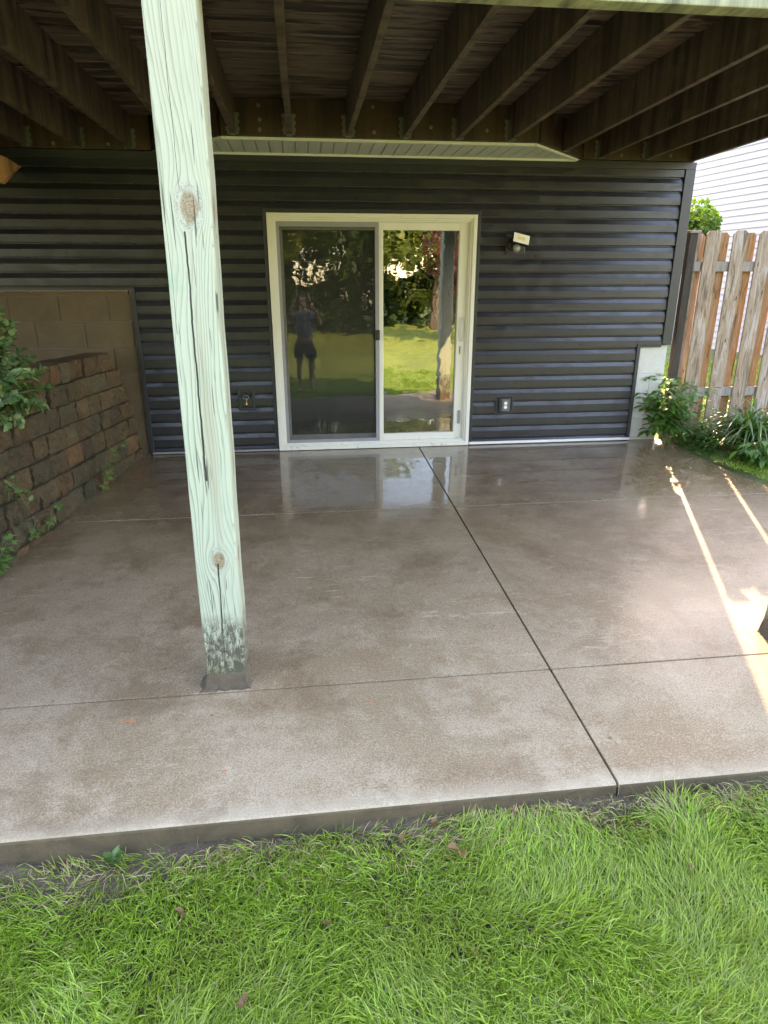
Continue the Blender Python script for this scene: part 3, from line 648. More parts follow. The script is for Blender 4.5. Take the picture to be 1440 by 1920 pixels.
t_ = thing('electrical_outlet', 'dark outdoor outlet with two white sockets, low on the siding right of the door', 'outlet', (2.168, -0.024, 0.387))
L(MB().box((-0.095, 0.0, -0.093), (0.095, 0.012, 0.093)).build('mounting_block', MTRIM, bevel=0.004))
mb = MB(); frame(mb, -0.082, 0.082, -0.080, 0.080, 0.010, 0.010, 0.010, 0.010, -0.007, 0.0); L(mb.build('block_rim', MTRIM, bevel=0.002))
L(MB().box((-0.055, -0.030, -0.066), (0.058, -0.0002, 0.066)).build('box', MTRIM, bevel=0.005))
L(MB().box((-0.030, -0.036, -0.058), (0.046, -0.0305, 0.058)).build('cover_plate', plain('plate_grey', (0.12, 0.12, 0.115), 0.4), bevel=0.003))
for z in (0.020, -0.018):
    mb = MB(); mb.tube([(0.004, -0.0362, z), (0.004, -0.0405, z)], 0.0165, 16); L(mb.build('socket', MWHITE))
t_ = thing('outdoor_faucet', 'recessed dark outdoor tap box on the siding between post and door', 'faucet', (-0.275, -0.024, 0.49))
mb = MB(); frame(mb, -0.075, 0.075, -0.095, 0.090, 0.022, 0.022, 0.022, 0.022, -0.012, 0.012); L(mb.build('box_frame', MTRIM, bevel=0.003))
L(MB().box((-0.053, 0.004, -0.073), (0.053, 0.012, 0.068)).build('box_back', MBLACK))
mb = MB(); mb.tube([(0, 0.004, 0.0), (0, -0.030, 0.0), (0, -0.045, -0.022), (0, -0.047, -0.040)], [0.010, 0.010, 0.010, 0.012], 12); L(mb.build('spout', plain('brass', (0.35, 0.24, 0.10), 0.4, metal=0.8)))
mb = MB(); pts = [(0.026 * math.cos(a), -0.030, 0.024 + 0.016 * math.sin(a)) for a in np.linspace(0, 2 * math.pi, 17)]; mb.tube(pts, 0.0035, 6, cap=False); mb.tube([(0, -0.02, 0.004), (0, -0.03, 0.024)], 0.004, 6); L(mb.build('tap_wheel', plain('tap_wheel', (0.16, 0.22, 0.25), 0.35)))

# ------------------------------------------------------------------ retaining wall
A = Vector((-1.194, -0.038, 0)); Bv = Vector((-1.547, -2.386, 0)); dv = (Bv - A).normalized(); nv = Vector((-dv.y, dv.x, 0))  # nv points to the patio? fixed below
if nv.x < 0: nv = -nv
tops = [-0.23, -0.082, 0.066, 0.214, 0.362, 0.51, 0.655, 0.80, 0.945]
wall = thing('retaining_wall', 'stacked brown concrete block retaining wall with mossy faces left of the patio', 'retaining wall', (-1.45, -1.5, -0.3))
lows = MB(); highs = MB()
def rough_block(mb, s0, s1, z0, z1, setb, depth=0.24):
    # tapered split-face block with broken edges
    nx, nz = 8, 5; vs = []; g = 0.0045
    for j in range(nz + 1):
        for i in range(nx + 1):
            u = i / nx; w = j / nz; ed = min(u, 1 - u, w, 1 - w)
            bul = 0.022 * min(1, ed * 3) + random.uniform(-0.011, 0.011)
            s = s0 + g + (s1 - s0 - 2 * g) * u + random.uniform(-1, 1) * 0.004; z = z0 + g * 0.6 + (z1 - z0 - g) * w + random.uniform(-1, 1) * 0.003
            p = A + dv * s + nv * (bul - setb - 0.014); vs.append((p.x, p.y, z))
    nf = len(vs)
    for j in range(nz + 1):
        for i in range(nx + 1):
            u = i / nx; s = s0 + g + 0.012 + (s1 - s0 - 2 * g - 0.024) * u; z = z0 + g * 0.6 + (z1 - z0 - g) * (j / nz) + (random.uniform(-0.002, 0.002) if j == nz else 0)
            p = A + dv * s - nv * (setb + depth); vs.append((p.x, p.y, z))
    I = lambda i, j, b=0: b * nf + j * (nx + 1) + i
    fs = []
    for j in range(nz):
        for i in range(nx): fs += [(I(i,j), I(i+1,j), I(i+1,j+1), I(i,j+1)), (I(i,j,1), I(i,j+1,1), I(i+1,j+1,1), I(i+1,j,1))]
    for i in range(nx): fs += [(I(i,0), I(i,0,1), I(i+1,0,1), I(i+1,0)), (I(i,nz), I(i+1,nz), I(i+1,nz,1), I(i,nz,1))]
    for j in range(nz): fs += [(I(0,j), I(0,j+1), I(0,j+1,1), I(0,j,1)), (I(nx,j), I(nx,j,1), I(nx,j+1,1), I(nx,j+1))]
    mb.add(vs, fs)
for r_ in range(len(tops)):
    z1 = tops[r_]; z0 = z1 - 0.148 if r_ < 6 else tops[r_ - 1]
    smax = 4.6 if r_ <= 6 else (1.72 if r_ == 7 else 1.58)
    smin = {6: 0.04, 7: 0.10, 8: 0.20}.get(r_, 0.0)
    setb = 0.018 * r_ + random.uniform(-0.006, 0.006)
    s = smin - (0.14 if r_ % 2 and r_ < 6 else 0)
    while s < smax - 0.08:
        ln = random.choice((0.26, 0.22, 0.16, 0.24, 0.13)) if r_ > 6 else random.choice((0.22, 0.24, 0.15, 0.26, 0.18))
        e = min(s + ln, smax)
        if smax - e < 0.1: e = smax
        rough_block(highs if r_ > 6 else lows, max(s, smin), e, z0, z1, setb + random.uniform(-0.010, 0.010) * (2.2 if r_ > 6 else 1)); s = e
rel(lows.build('lower_courses', MBLOCK, bevel=0.006, segs=1), wall)
o = rel(highs.build('raised_courses', MBLOCK, bevel=0.006, segs=1), wall); o['label'] = 'two extra courses of reddish blocks heaped at the house end'

# ------------------------------------------------------------------ fence
MFR = m_fence('weathered_board', (0.24, 0.165, 0.11), (0.40, 0.30, 0.215), 0.8); MBK = m_fence('orange_board', (0.25, 0.13, 0.055), (0.40, 0.23, 0.11), 0.35)
MRL = m_fence('rail_wood', (0.22, 0.19, 0.165), (0.34, 0.30, 0.27), 0.4); MFP = m_fence('shade_toned_post_wood', (0.028, 0.020, 0.015), (0.05, 0.036, 0.026), 0.05)  # post colour taken near black to stand in for shade in the recess
fence = thing('fence', 'weathered dog-eared shadowbox wooden fence standing beyond the house corner', 'fence', (5.5, 0.1, 0.0))
def board(x0, x1, y, mat, zt, zb=0.03):
    w = x1 - x0; c = 0.028; j = random.uniform(-0.008, 0.008); zt += random.uniform(-0.006, 0.006)
    mb = MB().prism([(x0, y, zb), (x1, y, zb), (x1 + j*.3, y, zt - c), (x1 - c, y, zt), (x0 + c, y, zt), (x0 + j*.3, y, zt - c)], (0, 0.016, 0))
    return rel(mb.build('board', mat, bevel=0.0025), fence)
FY = 0.08
xf = 4.06 + 0.003
board(3.975, 4.085, FY + 0.055, MFR, 1.935)
k = 0
while xf < 9.5:
    board(xf, xf + 0.145, FY, MFR, 1.955); 
    board(xf + 0.115, xf + 0.262 + (0.002 if k == 0 else (0.008 if k < 4 else 0.020)), FY + 0.055, MBK, 1.945)
    xf += 0.262 + (0.012 if k < 1 else 0.0); k += 1
for z in (1.642, 0.447, 1.05)[:2]:
    rel(MB().box((3.966, FY + 0.0165, z - 0.045), (9.6, FY + 0.054, z + 0.045)).build('rail', MRL, bevel=0.003), fence)
rel(MB().box((3.886, FY - 0.020, -0.1), (3.965, FY + 0.040, 1.93)).build('fence_post', MFP, bevel=0.004), fence)
rel(MB().box((3.875, FY - 0.028, 1.931), (3.99, FY + 0.05, 1.955)).build('post_cap', MRL, bevel=0.004), fence)
rel(MB().box((6.3, FY + 0.075, -0.1), (6.4, FY + 0.175, 1.9)).build('fence_post', MFP, bevel=0.004), fence)

# ------------------------------------------------------------------ neighbour's house
NB = thing('neighbor_house', 'white lap-sided house standing behind the wooden fence', 'house', (9.3, 6.7, 0))
P0 = Vector((9.353, 6.689, 0)); dn = Vector((-0.2096, 0.9778, 0)); nn_ = Vector((-dn.y, dn.x, 0))   # nn_ faces our yard
if nn_.x > 0: nn_ = -nn_
mb = MB(); z = -0.1; s0, s1 = -7.0, 9.0
while z < 4.75:
    h = 0.127; pr = [(0.012, z), (0.024, z + 0.004), (0.003, z + h), (0.0, z + h), (0.0, z)]
    vs = []
    for s in (s0, s1):
        for o_, zz in pr:
            p = P0 + dn * s + nn_ * o_; vs.append((p.x, p.y, zz))
    k5 = len(pr); mb.add(vs, [(i, (i+1) % k5, k5 + (i+1) % k5, k5 + i) for i in range(k5)] + [tuple(range(k5)), tuple(range(k5, 2*k5))[::-1]]); z += h
MNB = plain('white_siding', (0.42, 0.41, 0.44), 0.55, var=0.04)
rel(mb.build('siding', MNB), NB)
c0 = P0 + dn * s0 - nn_ * 0.003; c1 = P0 + dn * s1 - nn_ * 0.003
rel(MB().prism([(c0.x, c0.y, -0.1), (c1.x, c1.y, -0.1), (c1.x - nn_.x * 8, c1.y - nn_.y * 8, -0.1), (c0.x - nn_.x * 8, c0.y - nn_.y * 8, -0.1)], (0, 0, 4.85)).build('wall', MNB), NB)
r0 = P0 + dn * (s0 - .3) + nn_ * .35; r1 = P0 + dn * (s1 + .3) + nn_ * .35; mid = -nn_ * 4.35
rel(MB().prism([(r0.x, r0.y, 4.76), (r0.x + mid.x * 2, r0.y + mid.y * 2, 4.76), (r0.x + mid.x, r0.y + mid.y, 5.6)], (r1 - r0)).build('roof', plain('neighbor_shingle', (0.10, 0.095, 0.09), 0.9)), NB)

# ------------------------------------------------------------------ plants
def leaf(V, F, base, d, up, ln, wd, droop=0.15, fold=0.12, serr=0.0):
    d = d.normalized(); side = d.cross(up)
    if side.length < 1e-3: side = d.cross(Vector((1, 0, 0)))
    side.normalize(); nz = side.cross(d).normalized(); o = len(V)
    def P_(t, s):
        return base + d * (ln * t) + side * (wd * s) + nz * (abs(s) * wd * fold * 2 - droop * ln * t * t)
    prof = [(0.28, 0.42), (0.62, 0.40), (0.86, 0.18)]
    V.append(base); 
    for t, s in prof: V.extend([P_(t, -s), P_(t, 0), P_(t, s)])
    V.append(P_(1, 0))
    F.extend([(o, o+3, o+2), (o, o+2, o+1), (o+1, o+2, o+5, o+4), (o+2, o+3, o+6, o+5), (o+4, o+5, o+8, o+7), (o+5, o+6, o+9, o+8), (o+7, o+8, o+10), (o+8, o+9, o+10)])
def pm(V, F, name, mat, parent=None, smooth=True):
    me = bpy.data.meshes.new(name); me.from_pydata([tuple(v) for v in V], [], F); me.update()
    if smooth: me.shade_smooth()
    me.materials.append(mat); o = bpy.data.objects.new(name, me); COL.objects.link(o)
    if parent: o.parent = parent
    return o
def rv(a=1): return Vector((random.uniform(-a, a), random.uniform(-a, a), random.uniform(-a, a)))
UP = Vector((0, 0, 1))
MSTEM = plain('plant_stem', (0.12, 0.10, 0.05), 0.7); MGSTEM = plain('green_stem', (0.12, 0.17, 0.06), 0.6)
MLSHR = m_leaf('euonymus_leaf', [(0.06, 0.14, 0.05), (0.11, 0.22, 0.08), (0.20, 0.32, 0.15), (0.36, 0.42, 0.18)], 0.25, 0.2)
MLGR = m_leaf('bright_leaf', [(0.05, 0.13, 0.025), (0.08, 0.20, 0.035), (0.12, 0.25, 0.05)], 0.38, 0.4)
MLIVY = m_leaf('weed_leaf', [(0.06, 0.13, 0.035), (0.11, 0.21, 0.055), (0.15, 0.25, 0.09)], 0.4, 0.3)
MLILY = m_leaf('lily_leaf', [(0.05, 0.12, 0.035), (0.07, 0.16, 0.045), (0.11, 0.21, 0.06)], 0.35, 0.3)

# rounded-leaf shrub on top of the retaining wall
sh = thing('shrub', 'leafy evergreen shrub with rounded glossy leaves above the retaining wall at left', 'shrub', (-1.68, -1.78, 0.66))
V, F = [], []; tips = []
mb = MB()
for b in range(330):
    c0 = random.choice([(0.0, 0, 0.30, 0.30), (0.05, 0.05, 0.20, 0.30), (-0.06, 0.05, 0.55, 0.26), (-0.10, 0.0, 0.80, 0.20), (-0.30, 0.25, 0.45, 0.42), (-0.25, -0.2, 0.4, 0.42)])
    dr_ = rv(); dr_.normalize(); rr = c0[3] * (0.55 + 0.5 * random.random())
    p = Vector((c0[0], c0[1], c0[2])) + Vector((dr_.x * 0.95, dr_.y, dr_.z * 0.8)) * rr
    if p.z < 0.0: p.z = abs(p.z) * 0.3 + 0.02
    q = p * 0.35 + Vector((0, 0, 0.1)); ax = (p - q).normalized()
    mb.tube([q, p], [0.006, 0.002], 5)
    for k in range(random.randint(7, 11)):
        tt = 1 - k * 0.018 / 0.2; base = p - ax * (k * 0.013); an = k * 2.4 + random.random()
        a = ax.cross(UP); a = a.normalized() if a.length > 0.01 else Vector((1, 0, 0)); b2 = ax.cross(a)
        dd = (a * math.cos(an) + b2 * math.sin(an)) * (0.55 + 0.1 * k) + ax * 0.75
        leaf(V, F, base, dd, ax + UP * 0.4, random.uniform(0.042, 0.062), random.uniform(0.042, 0.056), 0.12, 0.18)
pm(V, F, 'foliage', MLSHR, sh); o = mb.build('stems', MSTEM); o.parent = sh

# weeds growing out of the retaining wall joints
def weed(label, s, z0, h, spread, nleaf, lsize, lobed=True, seed=0, stems=2, droop=0.0):
    random.seed(seed)
    p0 = A + dv * s; base = Vector((p0.x, p0.y, z0)) + nv * (0.012 - 0.018 * max(0, (z0 + 0.3) / 0.148))
    t_ = thing('weed', label, 'weed', tuple(base), 'weeds sprouting from the retaining wall')
    mb = MB(); V, F = [], []
    for k in range(stems):
        pts = [Vector((0, 0, 0))]; d = (UP * (1 - droop) + nv * 0.25 + dv * random.uniform(-spread, spread) - UP * droop * 0.4).normalized()
        hh = h * random.uniform(0.6, 1.0) if k else h
        for i in range(7):
            pts.append(pts[-1] + d * hh / 7); d = (d + rv(0.14) + (-UP * droop * 0.2)).normalized()
        mb.tube(pts, [0.003 - 0.0003 * i for i in range(8)], 5)
        for i in range(nleaf // stems):
            q = pts[1 + i % 7] + rv(0.01); dd = (nv * random.uniform(0.1, 1.0) + dv * random.uniform(-1, 1) + UP * random.uniform(-0.5, 0.4))
            sz = lsize * random.uniform(0.55, 1.15)
            st = q + dd.normalized() * sz * 0.6; mb.tube([q, st], 0.0012, 4)
            nrm = (UP + nv * 0.8).normalized()
            if lobed:
                sd = dd.normalized().cross(nrm).normalized()
                for a_, l_ in ((0, 1.0), (0.75, 0.75), (-0.75, 0.75)):
                    leaf(V, F, st, dd.normalized() * math.cos(a_) + sd * math.sin(a_), nrm, sz * l_, sz * 0.42, 0.2, 0.1)
            else: leaf(V, F, st, dd, nrm, sz, sz * 0.62, 0.2, 0.12)
    pm(V, F, 'leaves', MLIVY, t_); o = mb.build('stem', MGSTEM); o.parent = t_
weed('tall weed with lobed leaves rooted at the wall foot, nearest the house', 0.95, -0.06, 0.46, 0.25, 18, 0.055, True, 3, 2)
weed('trailing weed with narrow leaves hanging from a joint halfway up the wall', 2.05, 0.36, 0.22, 0.5, 20, 0.045, False, 11, 3, 0.9)
weed('thin-stemmed weed with two lobed leaves low on the wall between the others', 1.78, -0.07, 0.25, 0.35, 6, 0.05, True, 5, 1)
weed('small weed tuft beside the low thin-stemmed weed', 1.98, -0.06, 0.16, 0.8, 12, 0.04, True, 8, 3)
weed('bushy weed clump at the wall foot by the left picture edge', 2.42, -0.11, 0.24, 1.0, 60, 0.05, True, 21, 6)
random.seed(77)
# leafy self-sown shrub against the corner foundation
def compound(label, name, loc, stems, h, lean, mat, lsz, cat, pairs=5, seed=1, group=None):
    random.seed(seed); t_ = thing(name, label, cat, loc, group); mb = MB(); V, F = [], []
    for k in range(stems):
        pts = [Vector((random.uniform(-.05, .05), random.uniform(-.04, .04), 0))]; az = random.uniform(0, 6.28)
        d = (UP * 1.5 + Vector((math.cos(az), math.sin(az), 0)) * lean * random.uniform(0.2, 1)).normalized(); hh = h * random.uniform(0.55, 1.0)
        for i in range(8): pts.append(pts[-1] + d * hh / 8); d = (d + rv(0.10) + Vector((d.x, d.y, 0)) * 0.06).normalized()
        mb.tube(pts, [0.005 - 0.0005 * i for i in range(9)], 6)
        for i in range(2, 9):
            for q_ in range(2):
                a2 = random.uniform(0, 6.28); dd = Vector((math.cos(a2), math.sin(a2) * 0.8, random.uniform(0.0, 0.5))).normalized()
                L_ = lsz * random.uniform(1.2, 2.4); e = pts[i] + dd * L_ - UP * 0.02; mb.tube([pts[i], e], 0.0015, 4)
                sd = dd.cross(UP).normalized()
                for m_ in range(random.choice((1, 2))):
                    b_ = pts[i].lerp(e, 0.5 + 0.4 * m_)
                    for sg in (-1, 1): leaf(V, F, b_, dd * 0.6 + sd * sg - UP * random.uniform(0.1, 0.6), UP + rv(0.3), lsz * random.uniform(0.7, 1.1), lsz * 0.55, 0.25, 0.12)
                leaf(V, F, e, dd - UP * random.uniform(0.1, 0.7), UP + rv(0.3), lsz * random.uniform(0.9, 1.3), lsz * 0.62, 0.3, 0.12)
    pm(V, F, 'leaves', mat, t_); o = mb.build('stems', MGSTEM); o.parent = t_
compound('tall leafy bush growing against the pale foundation block at the house corner', 'leafy_bush', (3.80, -0.17, 0.0), 15, 0.76, 0.8, MLGR, 0.078, 'bush', seed=4)
compound('low leafy bush with drooping pointed leaves in front of the strappy clump', 'leafy_bush', (4.36, -0.98, -0.04), 9, 0.26, 1.3, MLGR, 0.085, 'bush', seed=9)
def strappy(label, loc, n, L_, seed):
    r2 = random.Random(seed); t_ = thing('strappy_clump', label, 'plant', loc, 'strappy clumps by the fence'); V, F = [], []
    for i in range(n):
        az = r2.uniform(0, 6.28); b = Vector((r2.uniform(-.08, .08), r2.uniform(-.08, .08), 0)); d = Vector((math.cos(az), math.sin(az), 0)); ln = L_ * r2.uniform(0.6, 1.1); w = r2.uniform(0.008, 0.014); lift = r2.uniform(0.7, 1.5)
        sd = d.cross(UP); o = len(V)
        for k in range(9):
            t = k / 8; p = b + d * ln * (0.25 * t + 0.65 * t * t) + UP * ln * lift * (t - 0.78 * t * t)
            ww = w * (1 - t ** 3) + 0.0006; V += [p - sd * ww, p + sd * ww]
        F += [(o+2*k, o+2*k+1, o+2*k+3, o+2*k+2) for k in range(8)]
    pm(V, F, 'leaves', MLILY, t_)
strappy('large strappy clump arching in front of the fence, nearest the picture edge', (4.42, -0.52, 0.0), 210, 0.85, 3)
strappy('smaller strappy tuft between the corner bush and the large clump', (4.18, -0.16, 0.0), 60, 0.42, 5)
# low ground cover: nobody could count it
V, F = [], []; random.seed(12)
for i in range(1500):
    x = random.uniform(3.86, 4.9); y = random.uniform(-0.62, 0.02) if x < 4.1 else random.uniform(-1.1, 0.02)
    if x < right_edge(max(-4.2, min(0.2, y))) + 0.01: continue
    z = side_z(x, y) + 0.01 + random.random() ** 1.6 * 0.16
    leaf(V, F, Vector((x, y, z)), Vector((random.uniform(-1, 1), random.uniform(-1, 0.6), random.uniform(-0.3, 0.5))), UP + rv(0.5), random.uniform(0.025, 0.055), random.uniform(0.02, 0.036), 0.2)
o = pm(V, F, 'ground_cover', MLGR); o['kind'] = 'stuff'; tag(o, 'low green leafy ground cover spreading along the fence foot', 'ground cover')
# neighbour's shrub seen over the fence
def crown(center, rad, n, size, mat, name='crown', parent=None, flat=0.9, lumps=14, seed=0):
    g = np.random.default_rng(seed); L_ = g.normal(size=(lumps, 3)); L_ /= np.linalg.norm(L_, axis=1)[:, None]
    cen = L_ * rad * g.uniform(0.3, 0.75, (lumps, 1)); cr_ = rad * g.uniform(0.28, 0.5, lumps)
    k = g.integers(0, lumps, n); d = g.normal(size=(n, 3)); d /= np.linalg.norm(d, axis=1)[:, None]
    p = cen[k] + d * (cr_[k] * g.uniform(0.55, 1.08, n) ** 0.5)[:, None]; p[:, 2] *= flat; p += np.array(center)
    a = g.normal(size=(n, 3)); a /= np.linalg.norm(a, axis=1)[:, None]; b = np.cross(a, g.normal(size=(n, 3))); b /= np.linalg.norm(b, axis=1)[:, None]
    s = size * g.uniform(0.6, 1.3, n)[:, None]; V = np.empty((n, 4, 3)); V[:, 0] = p - a * s; V[:, 1] = p + b * s * 0.55; V[:, 2] = p + a * s; V[:, 3] = p - b * s * 0.55
    return fast(name, V.reshape(-1, 3), np.arange(4 * n).reshape(-1, 4), mat, parent, smooth=False)
MLT = m_leaf('tree_leaf', [(0.045, 0.10, 0.02), (0.08, 0.16, 0.03), (0.13, 0.21, 0.04)], 0.45, 0.45)
MLTY = m_leaf('yellow_tree_leaf', [(0.09, 0.13, 0.025), (0.16, 0.20, 0.035), (0.22, 0.25, 0.05)], 0.45, 0.45)
MLP = m_leaf('purple_tree_leaf', [(0.07, 0.022, 0.022), (0.12, 0.035, 0.03), (0.20, 0.07, 0.05)], 0.45, 0.35)
MBARK = m_oldconcrete('bark', (0.11, 0.085, 0.06), (0.05, 0.04, 0.03), 0.6)
tn = thing('garden_tree', 'small round green tree beyond the fence beside the white house', 'tree', (6.1, 3.8, 0.05))
crown((0, 0, 2.08), 0.62, 5200, 0.036, MLT, 'crown', tn, 0.95, 16, 2)
mb = MB().tube([(0, 0, 0), (0.03, 0, 0.9), (0, 0.02, 1.8)], [0.05, 0.04, 0.02]); o = mb.build('trunk', MBARK); o.parent = tn
# trees across the back lawn, seen mirrored in the door glass
def tree(x, y, h, rad, mat, label, n=6000, size=0.16, seed=0, low=False):
    z = lawn_z(x, y); t_ = thing('garden_tree', label, 'tree', (x, y, z))
    crown((0, 0, h - rad * 0.8), rad, n, size, mat, 'crown', t_, 1.15, 22, seed)
    mb = MB().tube([(0, 0, -0.1), (0.1, 0, h * 0.35), (0.0, 0.1, h * 0.75)], [h * 0.028, h * 0.02, h * 0.008], 8)
    for k in range(4):
        a = k * 1.6 + seed; mb.tube([(0.08, 0, h * 0.35), (math.cos(a) * rad * 0.4, math.sin(a) * rad * 0.4, h * 0.6)], [h * 0.012, h * 0.004], 6)
    o = mb.build('trunk', MBARK); o.parent = t_
tree(-4.5, -27, 11.0, 5.2, MLTY, 'broad yellow-green tree mirrored in the screened left door pane', seed=1, n=16000, size=0.22)
tree(3.0, -30, 12.5, 5.6, MLT, 'tall green tree mirrored near the middle of the door', seed=2, n=17000, size=0.22)
tree(8.6, -26, 10.0, 4.6, MLTY, 'light green tree mirrored in the clear right door pane', seed=3, n=15000, size=0.2)
tree(-0.6, -35, 13.5, 5.8, MLT, 'tall green tree rising behind the gap in the back trees', seed=7, n=14000, size=0.24)
tree(7.0, -36, 14.0, 6.0, MLTY, 'tallest yellow-green tree at the back, behind the light green one', seed=8, n=14000, size=0.24)
tree(8.3, -17.5, 5.6, 2.5, MLP, 'dark red leafed tree mirrored in the clear right door pane', seed=4, n=11000, size=0.11)
tree(-12.5, -24, 10, 5.0, MLT, 'green tree standing at the far left of the back lawn', seed=5, n=9000, size=0.22)
tree(16, -28, 11, 5.2, MLT, 'green tree standing at the far right of the back lawn', seed=6, n=9000, size=0.22)
hd = thing('hedge', 'dark green hedge running along the back of the lawn', 'hedge', (2, -29, -0.9))
g = np.random.default_rng(5); n = 26000; p = np.stack([g.uniform(-22, 26, n), g.uniform(-1.4, 1.4, n), g.uniform(0, 1, n) ** 0.8 * 3.2 + g.uniform(-.3, .3, n)], 1); p[:, 2] *= 1 + 0.25 * np.sin(p[:, 0] * 0.9)
a = g.normal(size=(n, 3)); a /= np.linalg.norm(a, axis=1)[:, None]; b = np.cross(a, g.normal(size=(n, 3))); b /= np.linalg.norm(b, axis=1)[:, None]
V = np.stack([p - a * .2, p + b * .12, p + a * .2, p - b * .12], 1)
fast('foliage', V.reshape(-1, 3), np.arange(4 * n).reshape(-1, 4), m_leaf('hedge_leaf', [(0.02, 0.045, 0.015), (0.04, 0.08, 0.02), (0.06, 0.11, 0.03)], 0.5, 0.2), hd, smooth=False)

# unseen evergreens added left of the retaining wall to keep skylight off it
MEV = m_leaf('added_evergreen_leaf', [(0.02, 0.05, 0.018), (0.035, 0.075, 0.02), (0.055, 0.10, 0.03)], 0.5, 0.15)
for k, (x, y, lb) in enumerate(((-5.2, -0.9, 'unseen evergreen added left of the retaining wall to block skylight, nearest the house'), (-6.3, -2.9, 'unseen evergreen added left of the retaining wall to block skylight, second from the house'), (-7.5, -5.0, 'unseen evergreen added left of the retaining wall to block skylight, furthest from the house'))):
    t_ = thing('evergreen', lb, 'tree', (x, y, 0.3), 'unseen evergreens added to darken the left side')
    crown((0, 0, 1.9), 1.25, 12000, 0.06, MEV, 'crown', t_, 1.5, 26, 50 + k)
    o = MB().tube([(0, 0, 0), (0, 0, 2.6)], [0.09, 0.03]).build('trunk', MBARK); o.parent = t_

# ------------------------------------------------------------------ grass blades
def m_grass():
    t = NT('grass_blade'); r = rndisl(t); c = t.co(); n = t.noise(c, 2.2, 3)
    col = t.ramp(r, [(0.0, (0.085, 0.15, 0.014)), (0.3, (0.175, 0.29, 0.026)), (0.7, (0.28, 0.43, 0.045)), (0.93, (0.42, 0.56, 0.11)), (0.96, (0.34, 0.30, 0.14)), (1.0, (0.40, 0.34, 0.18))])
    col = t.mix(t.ramp(n, [(0.42, 0), (0.66, 0.55)]), col, (0.21, 0.26, 0.04))
    t.set(Base_Color=col, Roughness=0.42, Specular_IOR_Level=0.4)
    tr = t.n('BsdfTranslucent', None, Color=t.mix(1.0, col, (1.3, 1.5, 0.6), 'MULTIPLY'))
    mx = t.n('MixShader', None, _0=0.3, _1=t.b.outputs[0], _2=tr.outputs[0]); t.t.links.new(mx.outputs[0], t.o.inputs[0]); return t.m
def m_straw():
    t = NT('straw'); r = rndisl(t)
    return t.set(Base_Color=t.ramp(r, [(0, (0.20, 0.13, 0.05)), (0.5, (0.38, 0.28, 0.12)), (1, (0.50, 0.41, 0.20))]), Roughness=0.7)
def vnoise(x, y, s, seed):
    g = np.random.default_rng(seed); T = g.random((64, 64)); X = x * s + 100; Y = y * s + 100; i = np.floor(X).astype(int); j = np.floor(Y).astype(int); u = X - i; v = Y - j
    u = u * u * (3 - 2 * u); v = v * v * (3 - 2 * v); a = T[i % 64, j % 64]; b = T[(i+1) % 64, j % 64]; c = T[i % 64, (j+1) % 64]; d = T[(i+1) % 64, (j+1) % 64]
    return (a * (1-u) + b * u) * (1-v) + (c * (1-u) + d * u) * v
def blades(name, x0, x1, y0, y1, dens, lmin, lmax, w, mat, mask=None, flat=0.75, zf=None, seed=1):
    g = np.random.default_rng(seed); n = int((x1 - x0) * (y1 - y0) * dens); x = g.uniform(x0, x1, n); y = g.uniform(y0, y1, n)
    if mask is not None: k = mask(x, y, g); x, y = x[k], y[k]; n = len(x)
    az = 2 * math.pi * (vnoise(x, y, 2.2, 3) * 1.3 + vnoise(x, y, 7, 4) * 0.5) + g.normal(0, 0.75, n)
    L_ = g.uniform(lmin, lmax, n) * (0.75 + 0.5 * vnoise(x, y, 4, 9)); fl = np.clip(g.normal(flat, 0.28, n), 0.1, 1.5)
    d = np.stack([np.cos(az), np.sin(az), np.zeros(n)], 1); sd = np.stack([-np.sin(az), np.cos(az), g.normal(0, .35, n)], 1)
    z = np.array([zf(a, b) for a, b in zip(x, y)]) if zf else np.zeros(n); P_ = np.stack([x, y, z - 0.004], 1); K = 5; V = np.empty((n, K, 2, 3)); ww = g.uniform(0.6, 1.25, n) * w
    for k in range(K):
        t = k / (K - 1); hor = L_ * fl * (0.35 * t + 0.55 * t * t); ver = L_ * (t * (1.0 - 0.25 * fl) - 0.42 * fl * t * t)
        p = P_ + d * hor[:, None]; p[:, 2] += np.maximum(ver, 0.002); q = (ww * (1 - t ** 2.2) + 0.00025)[:, None]
        V[:, k, 0] = p - sd * q; V[:, k, 1] = p + sd * q
    b = (np.arange(n) * K * 2)[:, None, None]; kk = np.arange(K - 1)[None, :, None] * 2; Q = b + kk + np.array([0, 1, 3, 2])[None, None, :]
    return fast(name, V.reshape(-1, 3), Q.reshape(-1, 4), mat)
def m1(x, y, g):   # thin out near the slab
    d = -4.33 - y + 0.10 * (vnoise(x, y, 3, 21) - 0.5) + 0.05 * (vnoise(x, y, 9, 22) - 0.5); return g.random(len(x)) < np.clip((d + 0.05 - 0.05 * (x < -0.3)) / 0.14, 0.24, 1)
MG = m_grass()
o = blades('grass', -1.9, 2.9, -5.7, -4.30, 24000, 0.04, 0.10, 0.0016, MG, m1, 0.8, lawn_z, 1); o['kind'] = 'stuff'; tag(o, 'thick green lawn grass in front of the patio', 'grass')
o = blades('grass', -6, 8, -9.5, -5.7, 900, 0.05, 0.11, 0.004, MG, None, 0.8, lawn_z, 2); o['kind'] = 'stuff'; tag(o, 'lawn grass further from the patio, behind the viewpoint', 'grass')
def m2(x, y, g): d = -4.30 - y; return g.random(len(x)) < np.clip(1 - d / 0.22, 0, 1) * (0.25 + vnoise(x, y, 3.5, 31))
o = blades('dry_grass', -1.9, 3.4, -4.47, -4.30, 9500, 0.02, 0.075, 0.0010, m_straw(), m2, 1.1, lambda a, b: lawn_z(a, b) + 0.012, 5); o['kind'] = 'stuff'; tag(o, 'dry straw and clippings along the slab edge', 'dry grass')
